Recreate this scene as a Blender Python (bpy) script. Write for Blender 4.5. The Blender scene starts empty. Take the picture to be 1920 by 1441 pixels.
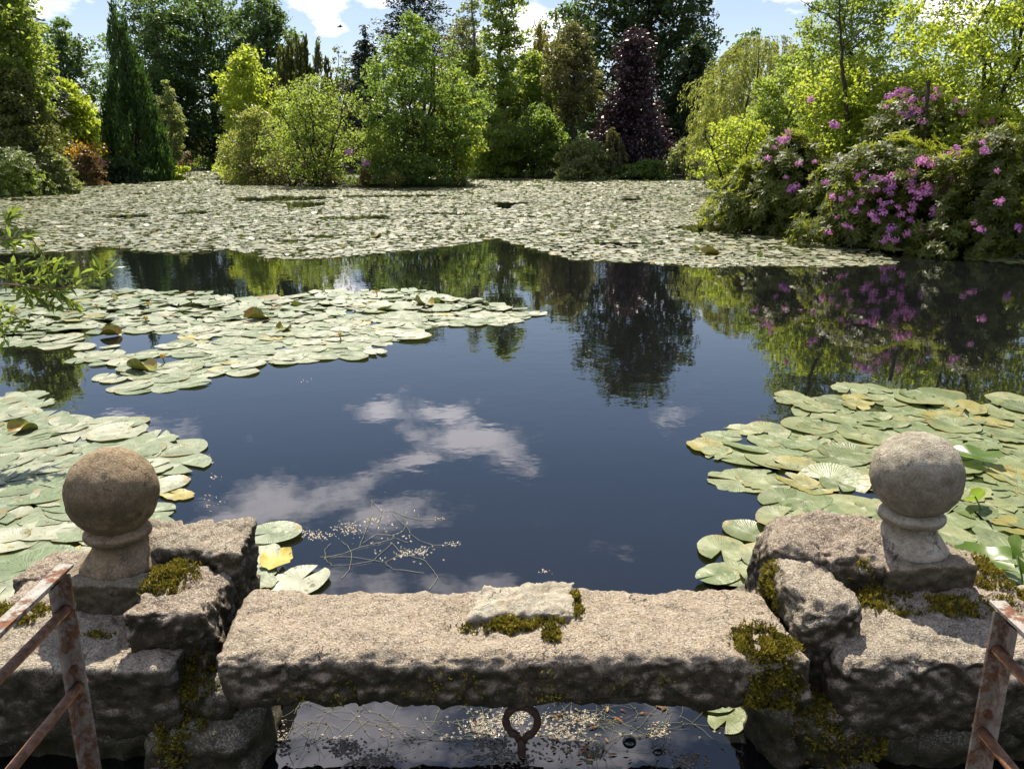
import bpy, bmesh, math, random
import numpy as np
from mathutils import Vector, Matrix, Euler

SC = bpy.context.scene
COL = SC.collection
PI = math.pi
rad = math.radians

# ------------------------------------------------------------------ camera
H = 1.70                         # eye height above the water
F = 1550.0                       # focal length in photograph pixels (1920 wide)
PITCH = math.atan((720.5 - 285.0) / F)
cam_d = bpy.data.cameras.new('camera')
cam = bpy.data.objects.new('camera', cam_d)
COL.objects.link(cam)
cam_d.sensor_width = 36.0
cam_d.lens = 36.0 * F / 1920.0
cam_d.clip_start = 0.05
cam_d.clip_end = 3000
cam.location = (0, 0, H)
cam.rotation_euler = (PI / 2 - PITCH, 0, 0)
SC.camera = cam

# ------------------------------------------------------------------ world and sun
SUN_EL = rad(54)
SUN_AZ = rad(-4)                 # nearly straight ahead (+Y), a little left
world = bpy.data.worlds.new("World")
SC.world = world
world.use_nodes = True
wt = world.node_tree
wt.nodes.clear()


def wn(kind, **kw):
    n = wt.nodes.new(kind)
    for k, v in kw.items():
        setattr(n, k, v)
    return n


def wmath(op, a, b=None, c=None, clamp=False):
    n = wn('ShaderNodeMath', operation=op, use_clamp=clamp)
    for i, v in enumerate((a, b, c)):
        if v is None:
            continue
        if isinstance(v, (int, float)):
            n.inputs[i].default_value = v
        else:
            wt.links.new(v, n.inputs[i])
    return n.outputs[0]


sky = wn('ShaderNodeTexSky')
sky.sky_type = 'NISHITA'
sky.sun_disc = False
sky.sun_elevation = SUN_EL
sky.sun_rotation = SUN_AZ
sky.air_density = 1.0
sky.dust_density = .35
sky.ozone_density = 3.8
tc = wn('ShaderNodeTexCoord')
sep = wn('ShaderNodeSeparateXYZ')
wt.links.new(tc.outputs['Generated'], sep.inputs[0])
X, Y, Z = sep.outputs
az = wmath('ARCTAN2', X, Y)
el = wmath('ARCSINE', wmath('MAXIMUM', Z, -0.2))
# cumulus: (azimuth, elevation, half width, half height, strength), radians
CL = [(-0.215, 0.157, .032, .013, .95), (-0.198, 0.130, .020, .009, .75), (-0.50, 0.140, .10, .016, .55),
      (-0.13, 0.175, .05, .018, 1.0), (0.03, 0.135, .06, .045, 1.0), (0.31, 0.165, .05, .020, 1.0),
      (0.46, 0.148, .045, .045, 1.1), (0.20, 0.175, .12, .02, .5),
      (-0.175, 0.303, .030, .014, .90), (-0.085, 0.306, .040, .020, .85), (-0.055, 0.338, .080, .024, 1.0), (-0.115, 0.362, .050, .014, .75),
      (-0.30, 0.405, .10, .028, .90), (-0.16, 0.428, .07, .022, .85), (-0.38, 0.465, .10, .04, .80),
      (-0.46, 0.31, .10, .03, .8), (-0.05, 0.535, .09, .05, .8), (-0.22, 0.560, .10, .07, .9),
      (-0.30, 0.66, .25, .07, .95), (0.05, 0.68, .20, .05, .75), (0.25, 0.30, .10, .015, .35)]
n1 = wn('ShaderNodeTexNoise')
n1.inputs['Scale'].default_value = 13.0
n1.inputs['Detail'].default_value = 7.0
n1.inputs['Roughness'].default_value = 0.58
mp = wn('ShaderNodeMapping')
mp.inputs['Scale'].default_value = (1, 1, 2.2)
wt.links.new(tc.outputs['Generated'], mp.inputs[0])
wt.links.new(mp.outputs[0], n1.inputs['Vector'])
noise = n1.outputs[0]
dens = None
for (u, v, a, b, s) in CL:
    du = wmath('DIVIDE', wmath('SUBTRACT', az, u), a)
    dv = wmath('DIVIDE', wmath('SUBTRACT', el, v), b)
    r2 = wmath('ADD', wmath('MULTIPLY', du, du), wmath('MULTIPLY', dv, dv))
    g = wmath('MULTIPLY', wmath('POWER', 2.718, wmath('MULTIPLY', r2, -0.7)), s)
    dens = g if dens is None else wmath('MAXIMUM', dens, g)
# the rest of the sky: scattered fair-weather cloud away from the mapped part
n2 = wn('ShaderNodeTexNoise')
n2.inputs['Scale'].default_value = 2.3
n2.inputs['Detail'].default_value = 3.0
wt.links.new(mp.outputs[0], n2.inputs['Vector'])
away = wmath('SMOOTH_MIN', wmath('MULTIPLY', wmath('ABSOLUTE', az), 1.0), 1.0, 0.1)
away = wmath('MULTIPLY', wmath('SUBTRACT', wmath('ABSOLUTE', az), 0.65), 4.0, clamp=True)
gen = wmath('MULTIPLY', wmath('MULTIPLY', wmath('SUBTRACT', n2.outputs[0], 0.42), 5.0, clamp=True), wmath('MULTIPLY', away, .8))
dens = wmath('MAXIMUM', dens, gen)
d2 = wmath('ADD', dens, wmath('MULTIPLY', wmath('SUBTRACT', noise, 0.5), 2.4))
mr = wn('ShaderNodeMapRange', interpolation_type='SMOOTHSTEP')
mr.inputs['From Min'].default_value = 0.30
mr.inputs['From Max'].default_value = .95
wt.links.new(d2, mr.inputs['Value'])
# thin milky veil everywhere low in the sky
veil = wmath('MULTIPLY', wmath('SUBTRACT', 1.0, wmath('MULTIPLY', el, 2.6), clamp=True), 0.20)
mask = wmath('MAXIMUM', mr.outputs[0], veil)
mix = wn('ShaderNodeMix', data_type='RGBA')
wt.links.new(wmath('MULTIPLY', mask, 0.9), mix.inputs['Factor'])
wt.links.new(sky.outputs[0], mix.inputs['A'])
mix.inputs['B'].default_value = (20.0, 19.2, 20.6, 1)
bg = wn('ShaderNodeBackground')
bg.inputs['Strength'].default_value = 0.058
wt.links.new(mix.outputs['Result'], bg.inputs['Color'])
wo = wn('ShaderNodeOutputWorld')
wt.links.new(bg.outputs[0], wo.inputs[0])

sun_d = bpy.data.lights.new('sun', 'SUN')
sun_d.energy = 5.0
sun_d.angle = rad(0.5)
sun_d.color = (1.0, 0.91, 0.755)
sun = bpy.data.objects.new('sun', sun_d)
COL.objects.link(sun)
sd = Vector((math.sin(SUN_AZ) * math.cos(SUN_EL), math.cos(SUN_AZ) * math.cos(SUN_EL), math.sin(SUN_EL)))
sun.rotation_euler = sd.to_track_quat('Z', 'Y').to_euler()
sun.location = (0, 0, 60)

SC.view_settings.view_transform = 'Standard'
SC.view_settings.look = 'None'
SC.view_settings.exposure = 0.86
SC.view_settings.gamma = 1.0
SC.view_settings.use_curve_mapping = False
SC.render.engine = 'CYCLES'
SC.cycles.max_bounces = 8
SC.cycles.diffuse_bounces = 3
SC.cycles.glossy_bounces = 4
SC.cycles.transmission_bounces = 4
SC.cycles.transparent_max_bounces = 4
SC.cycles.caustics_reflective = False
SC.cycles.caustics_refractive = False
SC.cycles.use_denoising = True

# ------------------------------------------------------------------ measuring helpers
CP, SP = math.cos(PITCH), math.sin(PITCH)


def ray(px, py):
    a, b = (px - 960.0) / F, (py - 720.5) / F
    return np.array([a, CP - b * SP, -(SP + b * CP)])      # x right, y forward, z up


def at_z(px, py, z=0.0):
    r = ray(px, py)
    t = (z - H) / r[2]
    return (r[0] * t, r[1] * t, z)


def at_y(px, py, y):
    r = ray(px, py)
    t = y / r[1]
    return (r[0] * t, y, H + r[2] * t)


def dist_of(py):
    return at_z(960, py)[1]


def mpp(y, z=1.0):                    # metres per photograph pixel at forward distance y
    return (y * CP + (H - z) * SP) / F


# ------------------------------------------------------------------ noise in numpy
_perm = np.random.RandomState(5).rand(4096)


def vnoise(p):
    p = np.asarray(p, float)
    i = np.floor(p).astype(np.int64)
    f = p - i
    f = f * f * (3 - 2 * f)
    out = 0
    for dx in (0, 1):
        for dy in (0, 1):
            for dz in (0, 1):
                h = (((i[:, 0] + dx) * 73856093) ^ ((i[:, 1] + dy) * 19349663) ^ ((i[:, 2] + dz) * 83492791)) & 4095
                w = (f[:, 0] if dx else 1 - f[:, 0]) * (f[:, 1] if dy else 1 - f[:, 1]) * (f[:, 2] if dz else 1 - f[:, 2])
                out = out + w * _perm[h]
    return out * 2 - 1


def fbm(p, octv=4, gain=.5):
    a, s, o = 1.0, 1.0, 0
    p = np.asarray(p, float)
    for k in range(octv):
        o = o + a * vnoise(p * s + 17.3 * k)
        a *= gain
        s *= 2.03
    return o


# ------------------------------------------------------------------ object helpers
def tag(o, label=None, cat=None, group=None, kind=None):
    if label:
        o['label'] = label
    if cat:
        o['category'] = cat
    if group:
        o['group'] = group
    if kind:
        o['kind'] = kind
    return o


def empty(name, loc, rz=0.0):
    o = bpy.data.objects.new(name, None)
    o.location = loc
    o.rotation_euler = (0, 0, rz)
    o.empty_display_size = 0.2
    COL.objects.link(o)
    return o


def mesh_np(name, verts, faces, mat=None, tone=None, smooth=False, uv=None):
    """verts (n,3); faces: array (m,k) or list of lists"""
    me = bpy.data.meshes.new(name)
    verts = np.asarray(verts, np.float32)
    me.vertices.add(len(verts))
    me.vertices.foreach_set('co', verts.ravel())
    if isinstance(faces, np.ndarray):
        m, k = faces.shape
        me.loops.add(m * k)
        me.loops.foreach_set('vertex_index', faces.astype(np.int32).ravel())
        me.polygons.add(m)
        me.polygons.foreach_set('loop_start', np.arange(m, dtype=np.int32) * k)
        me.polygons.foreach_set('loop_total', np.full(m, k, np.int32))
    else:
        flat = [v for f in faces for v in f]
        me.loops.add(len(flat))
        me.loops.foreach_set('vertex_index', flat)
        me.polygons.add(len(faces))
        tot = [len(f) for f in faces]
        st = np.concatenate([[0], np.cumsum(tot)[:-1]])
        me.polygons.foreach_set('loop_start', st.astype(np.int32))
        me.polygons.foreach_set('loop_total', np.array(tot, np.int32))
    me.polygons.foreach_set('use_smooth', np.full(len(me.polygons), bool(smooth)))
    if tone is not None:
        at = me.attributes.new('tone', 'FLOAT', 'FACE')
        at.data.foreach_set('value', np.asarray(tone, np.float32))
    if uv is not None:
        ul = me.uv_layers.new(name='UVMap')
        idx = np.empty(len(me.loops), np.int32)
        me.loops.foreach_get('vertex_index', idx)
        ul.data.foreach_set('uv', np.asarray(uv, np.float32)[idx].ravel())
    me.update(calc_edges=True)
    if mat:
        me.materials.append(mat)
    return me


def link(name, me, parent=None, loc=None):
    o = bpy.data.objects.new(name, me)
    COL.objects.link(o)
    if parent is not None:
        o.parent = parent
    if loc is not None:
        o.location = loc
    return o


class MB:
    """collects tubes, boxes and lathes into one mesh"""
    def __init__(s):
        s.v, s.f, s.t = [], [], []
        s.n = 0

    def add(s, v, f, tone=.5):
        v = np.asarray(v, float)
        s.v.append(v)
        for q in f:
            s.f.append([int(i) + s.n for i in q])
            s.t.append(tone)
        s.n += len(v)

    def tube(s, pts, radii, k=6, tone=.5, cap=True):
        pts = [np.asarray(p, float) for p in pts]
        if not hasattr(radii, '__len__'):
            radii = [radii] * len(pts)
        vs, fs = [], []
        ref = np.array([0.0, 0, 1])
        d0 = pts[1] - pts[0]
        if abs(d0[2]) > .9 * np.linalg.norm(d0):
            ref = np.array([1.0, 0, 0])
        for i, p in enumerate(pts):
            a = pts[max(0, i - 1)]
            b = pts[min(len(pts) - 1, i + 1)]
            d = b - a
            d /= (np.linalg.norm(d) + 1e-9)
            u = np.cross(d, ref)
            if np.linalg.norm(u) < 1e-3:
                u = np.cross(d, np.array([0.3, 1, 0.2]))
            u /= np.linalg.norm(u)
            w = np.cross(d, u)
            for j in range(k):
                an = 2 * PI * j / k
                vs.append(p + radii[i] * (math.cos(an) * u + math.sin(an) * w))
        for i in range(len(pts) - 1):
            for j in range(k):
                j2 = (j + 1) % k
                fs.append([i * k + j, i * k + j2, (i + 1) * k + j2, (i + 1) * k + j])
        if cap:
            fs.append(list(range(k))[::-1])
            fs.append([(len(pts) - 1) * k + j for j in range(k)])
        s.add(vs, fs, tone)

    def box(s, c, size, rot=None, tone=.5):
        c = np.asarray(c, float)
        v = np.array([[x, y, z] for x in (-.5, .5) for y in (-.5, .5) for z in (-.5, .5)]) * np.asarray(size, float)
        if rot is not None:
            R = np.array(Euler(rot).to_matrix())
            v = v @ R.T
        s.add(v + c, [[0, 1, 3, 2], [4, 6, 7, 5], [0, 4, 5, 1], [2, 3, 7, 6], [0, 2, 6, 4], [1, 5, 7, 3]], tone)

    def mesh(s, name, mat, smooth=True):
        return mesh_np(name, np.vstack(s.v), s.f, mat, s.t, smooth)

    def build(s, name, mat, parent=None, smooth=True, loc=None):
        return link(name, s.mesh(name, mat, smooth), parent, loc)


# ------------------------------------------------------------------ materials
def new_mat(name):
    m = bpy.data.materials.new(name)
    m.use_nodes = True
    nt = m.node_tree
    nt.nodes.clear()
    out = nt.nodes.new('ShaderNodeOutputMaterial')
    return m, nt, out


class G:
    def __init__(s, nt):
        s.nt = nt

    def n(s, kind, **kw):
        nd = s.nt.nodes.new(kind)
        for k, v in kw.items():
            setattr(nd, k, v)
        return nd

    def l(s, a, b):
        s.nt.links.new(a, b)

    def set(s, sock, v):
        if isinstance(v, (int, float, tuple, list)):
            sock.default_value = v
        else:
            s.l(v, sock)

    def math(s, op, a, b=None, clamp=False):
        nd = s.n('ShaderNodeMath', operation=op, use_clamp=clamp)
        s.set(nd.inputs[0], a)
        if b is not None:
            s.set(nd.inputs[1], b)
        return nd.outputs[0]

    def mix(s, fac, a, b, blend='MIX'):
        nd = s.n('ShaderNodeMix', data_type='RGBA', blend_type=blend)
        s.set(nd.inputs['Factor'], fac)
        s.set(nd.inputs['A'], a if not isinstance(a, tuple) or len(a) == 4 else (*a, 1))
        s.set(nd.inputs['B'], b if not isinstance(b, tuple) or len(b) == 4 else (*b, 1))
        return nd.outputs['Result']

    def noise(s, scale, detail=4, rough=.55, vec=None, dist=0):
        nd = s.n('ShaderNodeTexNoise')
        nd.inputs['Scale'].default_value = scale
        nd.inputs['Detail'].default_value = detail
        nd.inputs['Roughness'].default_value = rough
        nd.inputs['Distortion'].default_value = dist
        if vec is not None:
            s.l(vec, nd.inputs['Vector'])
        return nd.outputs[0]

    def ramp(s, fac, stops):
        nd = s.n('ShaderNodeValToRGB')
        cr = nd.color_ramp
        while len(cr.elements) < len(stops):
            cr.elements.new(0.5)
        for e, (p, c) in zip(cr.elements, stops):
            e.position = p
            e.color = (*c, 1) if len(c) == 3 else c
        s.l(fac, nd.inputs[0])
        return nd.outputs[0]

    def rng(s, v, a, b, c=0.0, d=1.0):
        nd = s.n('ShaderNodeMapRange', interpolation_type='SMOOTHSTEP')
        s.l(v, nd.inputs['Value'])
        for k, x in zip(('From Min', 'From Max', 'To Min', 'To Max'), (a, b, c, d)):
            nd.inputs[k].default_value = x
        return nd.outputs[0]

    def attr(s, name):
        nd = s.n('ShaderNodeAttribute')
        nd.attribute_name = name
        return nd

    def pos(s):
        return s.n('ShaderNodeNewGeometry').outputs['Position']

    def bump(s, h, strength, dist, normal=None):
        nd = s.n('ShaderNodeBump')
        nd.inputs['Strength'].default_value = strength
        nd.inputs['Distance'].default_value = dist
        s.l(h, nd.inputs['Height'])
        if normal is not None:
            s.l(normal, nd.inputs['Normal'])
        return nd.outputs[0]

    def bsdf(s, color, rough, normal=None, spec=.5, metal=0.0):
        nd = s.n('ShaderNodeBsdfPrincipled')
        s.set(nd.inputs['Base Color'], color if not isinstance(color, tuple) or len(color) == 4 else (*color, 1))
        s.set(nd.inputs['Roughness'], rough)
        s.set(nd.inputs['Metallic'], metal)
        nd.inputs['Specular IOR Level'].default_value = spec
        if normal is not None:
            s.l(normal, nd.inputs['Normal'])
        return nd.outputs[0]


def mat_leaf(name, dark, light, trans=None, tmix=.45, rough=.45, spec=.4):
    m, nt, out = new_mat(name)
    g = G(nt)
    t = g.attr('tone').outputs['Fac']
    big = g.noise(.9, 2, vec=g.pos())
    f = g.math('ADD', g.math('MULTIPLY', t, .75), g.math('MULTIPLY', g.rng(big, .3, .7), .25))
    c = g.mix(f, dark, light)
    if trans is None:
        trans = tuple(min(.9, x * k) for x, k in zip(light, (1.7, 1.6, .7)))
    tr = g.mix(f, tuple(x * .75 for x in trans), trans)
    b = g.bsdf(c, rough, spec=spec)
    tl = g.n('ShaderNodeBsdfTranslucent')
    g.l(tr, tl.inputs['Color'])
    mx = g.n('ShaderNodeMixShader')
    mx.inputs[0].default_value = tmix
    g.l(b, mx.inputs[1])
    g.l(tl.outputs[0], mx.inputs[2])
    g.l(mx.outputs[0], out.inputs[0])
    return m


def mat_bark(name, a=(.05, .038, .025), b=(.13, .11, .085), scale=6):
    m, nt, out = new_mat(name)
    g = G(nt)
    mpn = g.n('ShaderNodeMapping')
    g.l(g.pos(), mpn.inputs[0])
    mpn.inputs['Scale'].default_value = (1, 1, .25)
    n = g.noise(scale, 6, .65, mpn.outputs[0])
    c = g.ramp(n, [(.3, a), (.7, b)])
    g.l(g.bsdf(c, .85, g.bump(n, .8, .05), .2), out.inputs[0])
    return m


def mat_stone(name, base=(.52, .42, .32), lo=(.19, .155, .11), green=.0, grain=1.0, rough=.9, lichen=.35, seed=0.0, bump=1.0, alg_shade=1.0):
    m, nt, out = new_mat(name)
    g = G(nt)
    tcn = g.n('ShaderNodeTexCoord')
    mpn = g.n('ShaderNodeMapping')
    mpn.inputs['Location'].default_value = (seed, seed * .7, seed * 1.3)
    g.l(tcn.outputs['Object'], mpn.inputs[0])
    v = mpn.outputs[0]
    big = g.noise(5, 5, .6, v)
    mid = g.noise(30, 6, .7, v)
    fine = g.noise(210, 3, .75, v)
    pit = g.noise(75, 5, .8, v)
    crk = g.n('ShaderNodeTexVoronoi')
    crk.feature = 'DISTANCE_TO_EDGE'
    crk.inputs['Scale'].default_value = 7
    wv_ = g.n('ShaderNodeVectorMath', operation='ADD')
    g.l(v, wv_.inputs[0])
    wob_ = g.n('ShaderNodeTexNoise')
    wob_.inputs['Scale'].default_value = 9
    wob_.inputs['Detail'].default_value = 5
    g.l(v, wob_.inputs['Vector'])
    wsc = g.n('ShaderNodeVectorMath', operation='SCALE')
    g.l(wob_.outputs[1], wsc.inputs[0])
    wsc.inputs['Scale'].default_value = .25
    g.l(wsc.outputs[0], wv_.inputs[1])
    g.l(wv_.outputs[0], crk.inputs['Vector'])
    crack = g.math('MULTIPLY', g.rng(crk.outputs['Distance'], .022, .004), g.rng(big, .50, .60))
    vor = g.n('ShaderNodeTexVoronoi')
    vor.inputs['Scale'].default_value = 260
    g.l(v, vor.inputs['Vector'])
    vc = vor.outputs['Color']
    sepc = g.n('ShaderNodeSeparateColor')
    g.l(vc, sepc.inputs[0])
    c = g.mix(g.rng(big, .3, .72), lo, base)
    c = g.mix(g.math('MULTIPLY', g.rng(mid, .35, .66), .55), c, tuple(min(.62, x * 1.35) for x in base))
    c = g.mix(g.math('MULTIPLY', g.rng(pit, .48, .34), .55), c, tuple(x * .32 for x in base))
    c = g.mix(g.math('MULTIPLY', crack, .8), c, (.05, .042, .03))
    # granite crystals: dark mica and pale felspar
    c = g.mix(g.math('MULTIPLY', g.rng(sepc.outputs[0], .80, .9), .62 * grain), c, (.07, .06, .05))
    c = g.mix(g.math('MULTIPLY', g.rng(sepc.outputs[1], .70, .84), .60 * grain), c, (.74, .67, .58))
    c = g.mix(g.math('MULTIPLY', g.rng(fine, .5, .62, 0, 1), .25), c, tuple(x * .45 for x in base))
    li = g.noise(13, 5, .65, v)
    c = g.mix(g.math('MULTIPLY', g.rng(li, .62, .70), lichen), c, (.52, .51, .47))
    # algae and dirt, plus shade painted into the colour of steep faces
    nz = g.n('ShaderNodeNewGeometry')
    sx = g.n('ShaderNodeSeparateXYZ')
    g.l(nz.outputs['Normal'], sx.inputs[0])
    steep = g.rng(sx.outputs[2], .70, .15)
    alg_shade_steep = g.math('MULTIPLY', steep, g.rng(g.noise(19, 6, .8, v), .20, .50))
    c = g.mix(g.math('MULTIPLY', alg_shade_steep, .88 * alg_shade), c, (.055, .045, .024))
    alg_shade_under = g.math('MULTIPLY', g.rng(sx.outputs[2], .35, -.2), g.rng(g.noise(20, 4, .6, v), .35, .55))  # faces turned downward: darker algae, again with shade painted in
    c = g.mix(g.math('MULTIPLY', alg_shade_under, (.75 + green) * alg_shade), c, (.030, .030, .012))
    if green > 0:
        c = g.mix(g.math('MULTIPLY', g.rng(g.noise(7, 5, .7, v), .42, .6), green), c, (.12, .11, .045))
    h = g.math('ADD', g.math('MULTIPLY', mid, 1.0), g.math('MULTIPLY', fine, .35))
    h = g.math('ADD', h, g.math('MULTIPLY', vor.outputs['Distance'], .3))
    h = g.math('ADD', h, g.math('MULTIPLY', pit, 1.1))
    h = g.math('SUBTRACT', h, g.math('MULTIPLY', crack, .8))
    nb = g.bump(h, .95 * bump, .014)
    g.l(g.bsdf(c, rough, nb, .25), out.inputs[0])
    return m


M = {}
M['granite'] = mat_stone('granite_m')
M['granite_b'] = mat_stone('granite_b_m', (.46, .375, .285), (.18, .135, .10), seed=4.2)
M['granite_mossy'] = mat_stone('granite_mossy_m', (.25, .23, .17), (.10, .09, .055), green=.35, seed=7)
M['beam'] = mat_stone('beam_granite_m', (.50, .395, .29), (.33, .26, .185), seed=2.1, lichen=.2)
M['sand'] = mat_stone('sandstone_m', (.35, .26, .155), (.13, .098, .055), grain=.3, lichen=.2, seed=11, bump=.7, alg_shade=.6)
M['sand_pale'] = mat_stone('pale_sandstone_m', (.54, .46, .36), (.24, .195, .14), grain=.35, lichen=.6, seed=17, bump=.75, alg_shade=.5)
M['plinth'] = mat_stone('plinth_stone_m', (.44, .365, .26), (.17, .14, .09), grain=.5, green=.15, seed=23, alg_shade=.75)
M['bark'] = mat_bark('bark_m')
M['bark_dark'] = mat_bark('bark_dark_m', (.025, .019, .013), (.07, .055, .04))
M['birch'] = mat_bark('birch_bark_m', (.06, .05, .04), (.30, .28, .24), 3)
M['dead'] = mat_bark('dead_wood_m', (.22, .19, .15), (.40, .36, .30))

# moss
m, nt, out = new_mat('moss_m')
g = G(nt)
t = g.attr('tone').outputs['Fac']
c = g.ramp(t, [(0, (.04, .036, .008)), (.4, (.14, .125, .018)), (.75, (.30, .25, .03)), (1, (.44, .36, .07))])
tl = g.n('ShaderNodeBsdfTranslucent')
g.l(c, tl.inputs['Color'])
mx = g.n('ShaderNodeMixShader')
mx.inputs[0].default_value = .3
g.l(g.bsdf(c, .8, spec=.2), mx.inputs[1])
g.l(tl.outputs[0], mx.inputs[2])
g.l(mx.outputs[0], out.inputs[0])
M['moss'] = m

# rusted painted iron
def mat_paint(name, lo, hi, a, b):
    m, nt, out = new_mat(name)
    g = G(nt)
    v = g.n('ShaderNodeTexCoord').outputs['Object']
    n = g.noise(14, 7, .75, v)
    n2_ = g.noise(90, 4, .7, v)
    rust = g.ramp(n2_, [(.3, (.045, .020, .010)), (.55, (.14, .058, .026)), (.75, (.26, .13, .06))])
    pt = g.ramp(g.noise(26, 5, .65, v), [(.3, lo), (.7, hi)])
    f = g.math('ADD', g.rng(n, a, b), g.math('MULTIPLY', g.rng(n2_, .54, .64), .6), clamp=True)
    c = g.mix(f, pt, rust)
    g.l(g.bsdf(c, g.math('ADD', g.math('MULTIPLY', f, .4), .38), g.bump(g.math('ADD', f, n2_), .5, .003), .4), out.inputs[0])
    M[name[:-2]] = m


mat_paint('paint_dull_m', (.15, .125, .10), (.34, .305, .26), .44, .60)
m, nt, out = new_mat('rusted_paint_m')
g = G(nt)
tcn = g.n('ShaderNodeTexCoord')
v = tcn.outputs['Object']
n = g.noise(16, 7, .72, v)
n2_ = g.noise(90, 4, .7, v)
rust = g.ramp(n2_, [(.3, (.06, .022, .010)), (.55, (.17, .065, .025)), (.75, (.28, .13, .055))])
paint = g.ramp(g.noise(30, 5, .6, v), [(.3, (.24, .22, .19)), (.7, (.44, .41, .37))])
f = g.math('ADD', g.rng(n, .47, .57), g.math('MULTIPLY', g.rng(n2_, .56, .64), .5), clamp=True)
c = g.mix(f, paint, rust)
g.l(g.bsdf(c, g.math('ADD', g.math('MULTIPLY', f, .4), .4), g.bump(g.math('ADD', f, n2_), .5, .003), .4), out.inputs[0])
M['paint'] = m
m, nt, out = new_mat('rust_m')
g = G(nt)
tcn = g.n('ShaderNodeTexCoord')
v = tcn.outputs['Object']
n2_ = g.noise(60, 6, .7, v)
c = g.ramp(n2_, [(.3, (.055, .025, .014)), (.5, (.16, .07, .035)), (.72, (.30, .17, .10)), (.85, (.42, .34, .27))])
g.l(g.bsdf(c, .62, g.bump(n2_, .8, .004), .4), out.inputs[0])
M['rust'] = m

m, nt, out = new_mat('old_iron_m')
g = G(nt)
n2_ = g.noise(70, 6, .7, g.n('ShaderNodeTexCoord').outputs['Object'])
g.l(g.bsdf(g.ramp(n2_, [(.3, (.025, .014, .010)), (.55, (.075, .042, .026)), (.75, (.16, .10, .06))]), .6, g.bump(n2_, .9, .005), .4), out.inputs[0])
M['iron'] = m

# water: dark peaty body under a thin mirror
m, nt, out = new_mat('water_m')
g = G(nt)
p = g.pos()
mpn = g.n('ShaderNodeMapping')
g.l(p, mpn.inputs[0])
mpn.inputs['Scale'].default_value = (1, 1.0, 1)
w1 = g.noise(3.0, 3, .5, mpn.outputs[0])
w2 = g.noise(11.0, 2, .5, mpn.outputs[0])
hgt = g.math('ADD', g.math('MULTIPLY', w1, 1.0), g.math('MULTIPLY', w2, .18))
# breeze patches: some parts of the surface are ruffled more
pat = g.rng(g.noise(.22, 3, .5, p), .42, .66, .25, 1.0)
nb = g.n('ShaderNodeBump')
g.l(g.math('MULTIPLY', pat, .30), nb.inputs['Strength'])
nb.inputs['Distance'].default_value = .0085
g.l(hgt, nb.inputs['Height'])
b = g.n('ShaderNodeBsdfPrincipled')
b.inputs['Base Color'].default_value = (.006, .0065, .007, 1)
b.inputs['Roughness'].default_value = .015
b.inputs['IOR'].default_value = 1.72
g.l(nb.outputs[0], b.inputs['Normal'])
g.l(b.outputs[0], out.inputs[0])
M['water'] = m

# lily pad
def mat_pad(name, greens, edge=(.22, .17, .05)):
    m, nt, out = new_mat(name)
    g = G(nt)
    t = g.attr('tone').outputs['Fac']
    uvn = g.n('ShaderNodeUVMap')
    uvn.uv_map = 'UVMap'
    sp = g.n('ShaderNodeSeparateXYZ')
    g.l(uvn.outputs[0], sp.inputs[0])
    oi = g.n('ShaderNodeObjectInfo')
    c = g.ramp(t, greens)
    r = g.math('SQRT', g.math('ADD', g.math('MULTIPLY', sp.outputs[0], sp.outputs[0]), g.math('MULTIPLY', sp.outputs[1], sp.outputs[1])))
    ang = g.math('ARCTAN2', sp.outputs[1], sp.outputs[0])
    wob = g.noise(3, 3, .5, uvn.outputs[0])
    vein = g.math('ABSOLUTE', g.math('SINE', g.math('ADD', g.math('MULTIPLY', ang, 11), g.math('MULTIPLY', wob, 3))))
    vein = g.math('MULTIPLY', g.rng(vein, .16, .0), g.rng(r, .02, .2))
    vein2 = g.math('ABSOLUTE', g.math('SINE', g.math('ADD', g.math('MULTIPLY', ang, 29), g.math('MULTIPLY', wob, 7))))
    c = g.mix(g.math('MULTIPLY', vein, .16), c, (.34, .38, .20))
    blotch = g.noise(5, 4, .6, g.pos())
    c = g.mix(g.math('MULTIPLY', g.rng(blotch, .48, .66), .6), c, tuple(x * .6 for x in greens[len(greens) // 2][1]))
    spots = g.noise(34, 3, .6, g.pos())
    c = g.mix(g.math('MULTIPLY', g.rng(spots, .62, .67), .85), c, (.07, .05, .02))
    pale = g.noise(23, 3, .6, g.pos())
    c = g.mix(g.math('MULTIPLY', g.rng(pale, .66, .75), .5), c, (.45, .44, .34))
    c = g.mix(g.math('MULTIPLY', g.rng(r, .80, 1.0), g.rng(g.noise(9, 4, .6, g.pos()), .44, .60)), c, edge)
    # backs of turned leaves are yellow green
    geo = g.n('ShaderNodeNewGeometry')
    c = g.mix(geo.outputs['Backfacing'], c, (.22, .26, .06))
    nb = g.bump(g.math('ADD', g.math('MULTIPLY', vein, .8), g.math('ADD', g.math('MULTIPLY', vein2, .3), g.math('MULTIPLY', wob, 2.5))), .35, .006)
    bs = g.bsdf(c, g.math('ADD', g.math('MULTIPLY', g.noise(14, 3, .6, g.pos()), .35), .28), nb, .55)
    tl = g.n('ShaderNodeBsdfTranslucent')
    g.l(g.mix(.5, c, (.25, .36, .04)), tl.inputs['Color'])
    mx = g.n('ShaderNodeMixShader')
    mx.inputs[0].default_value = .12
    g.l(bs, mx.inputs[1])
    g.l(tl.outputs[0], mx.inputs[2])
    g.l(mx.outputs[0], out.inputs[0])
    return m


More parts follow.
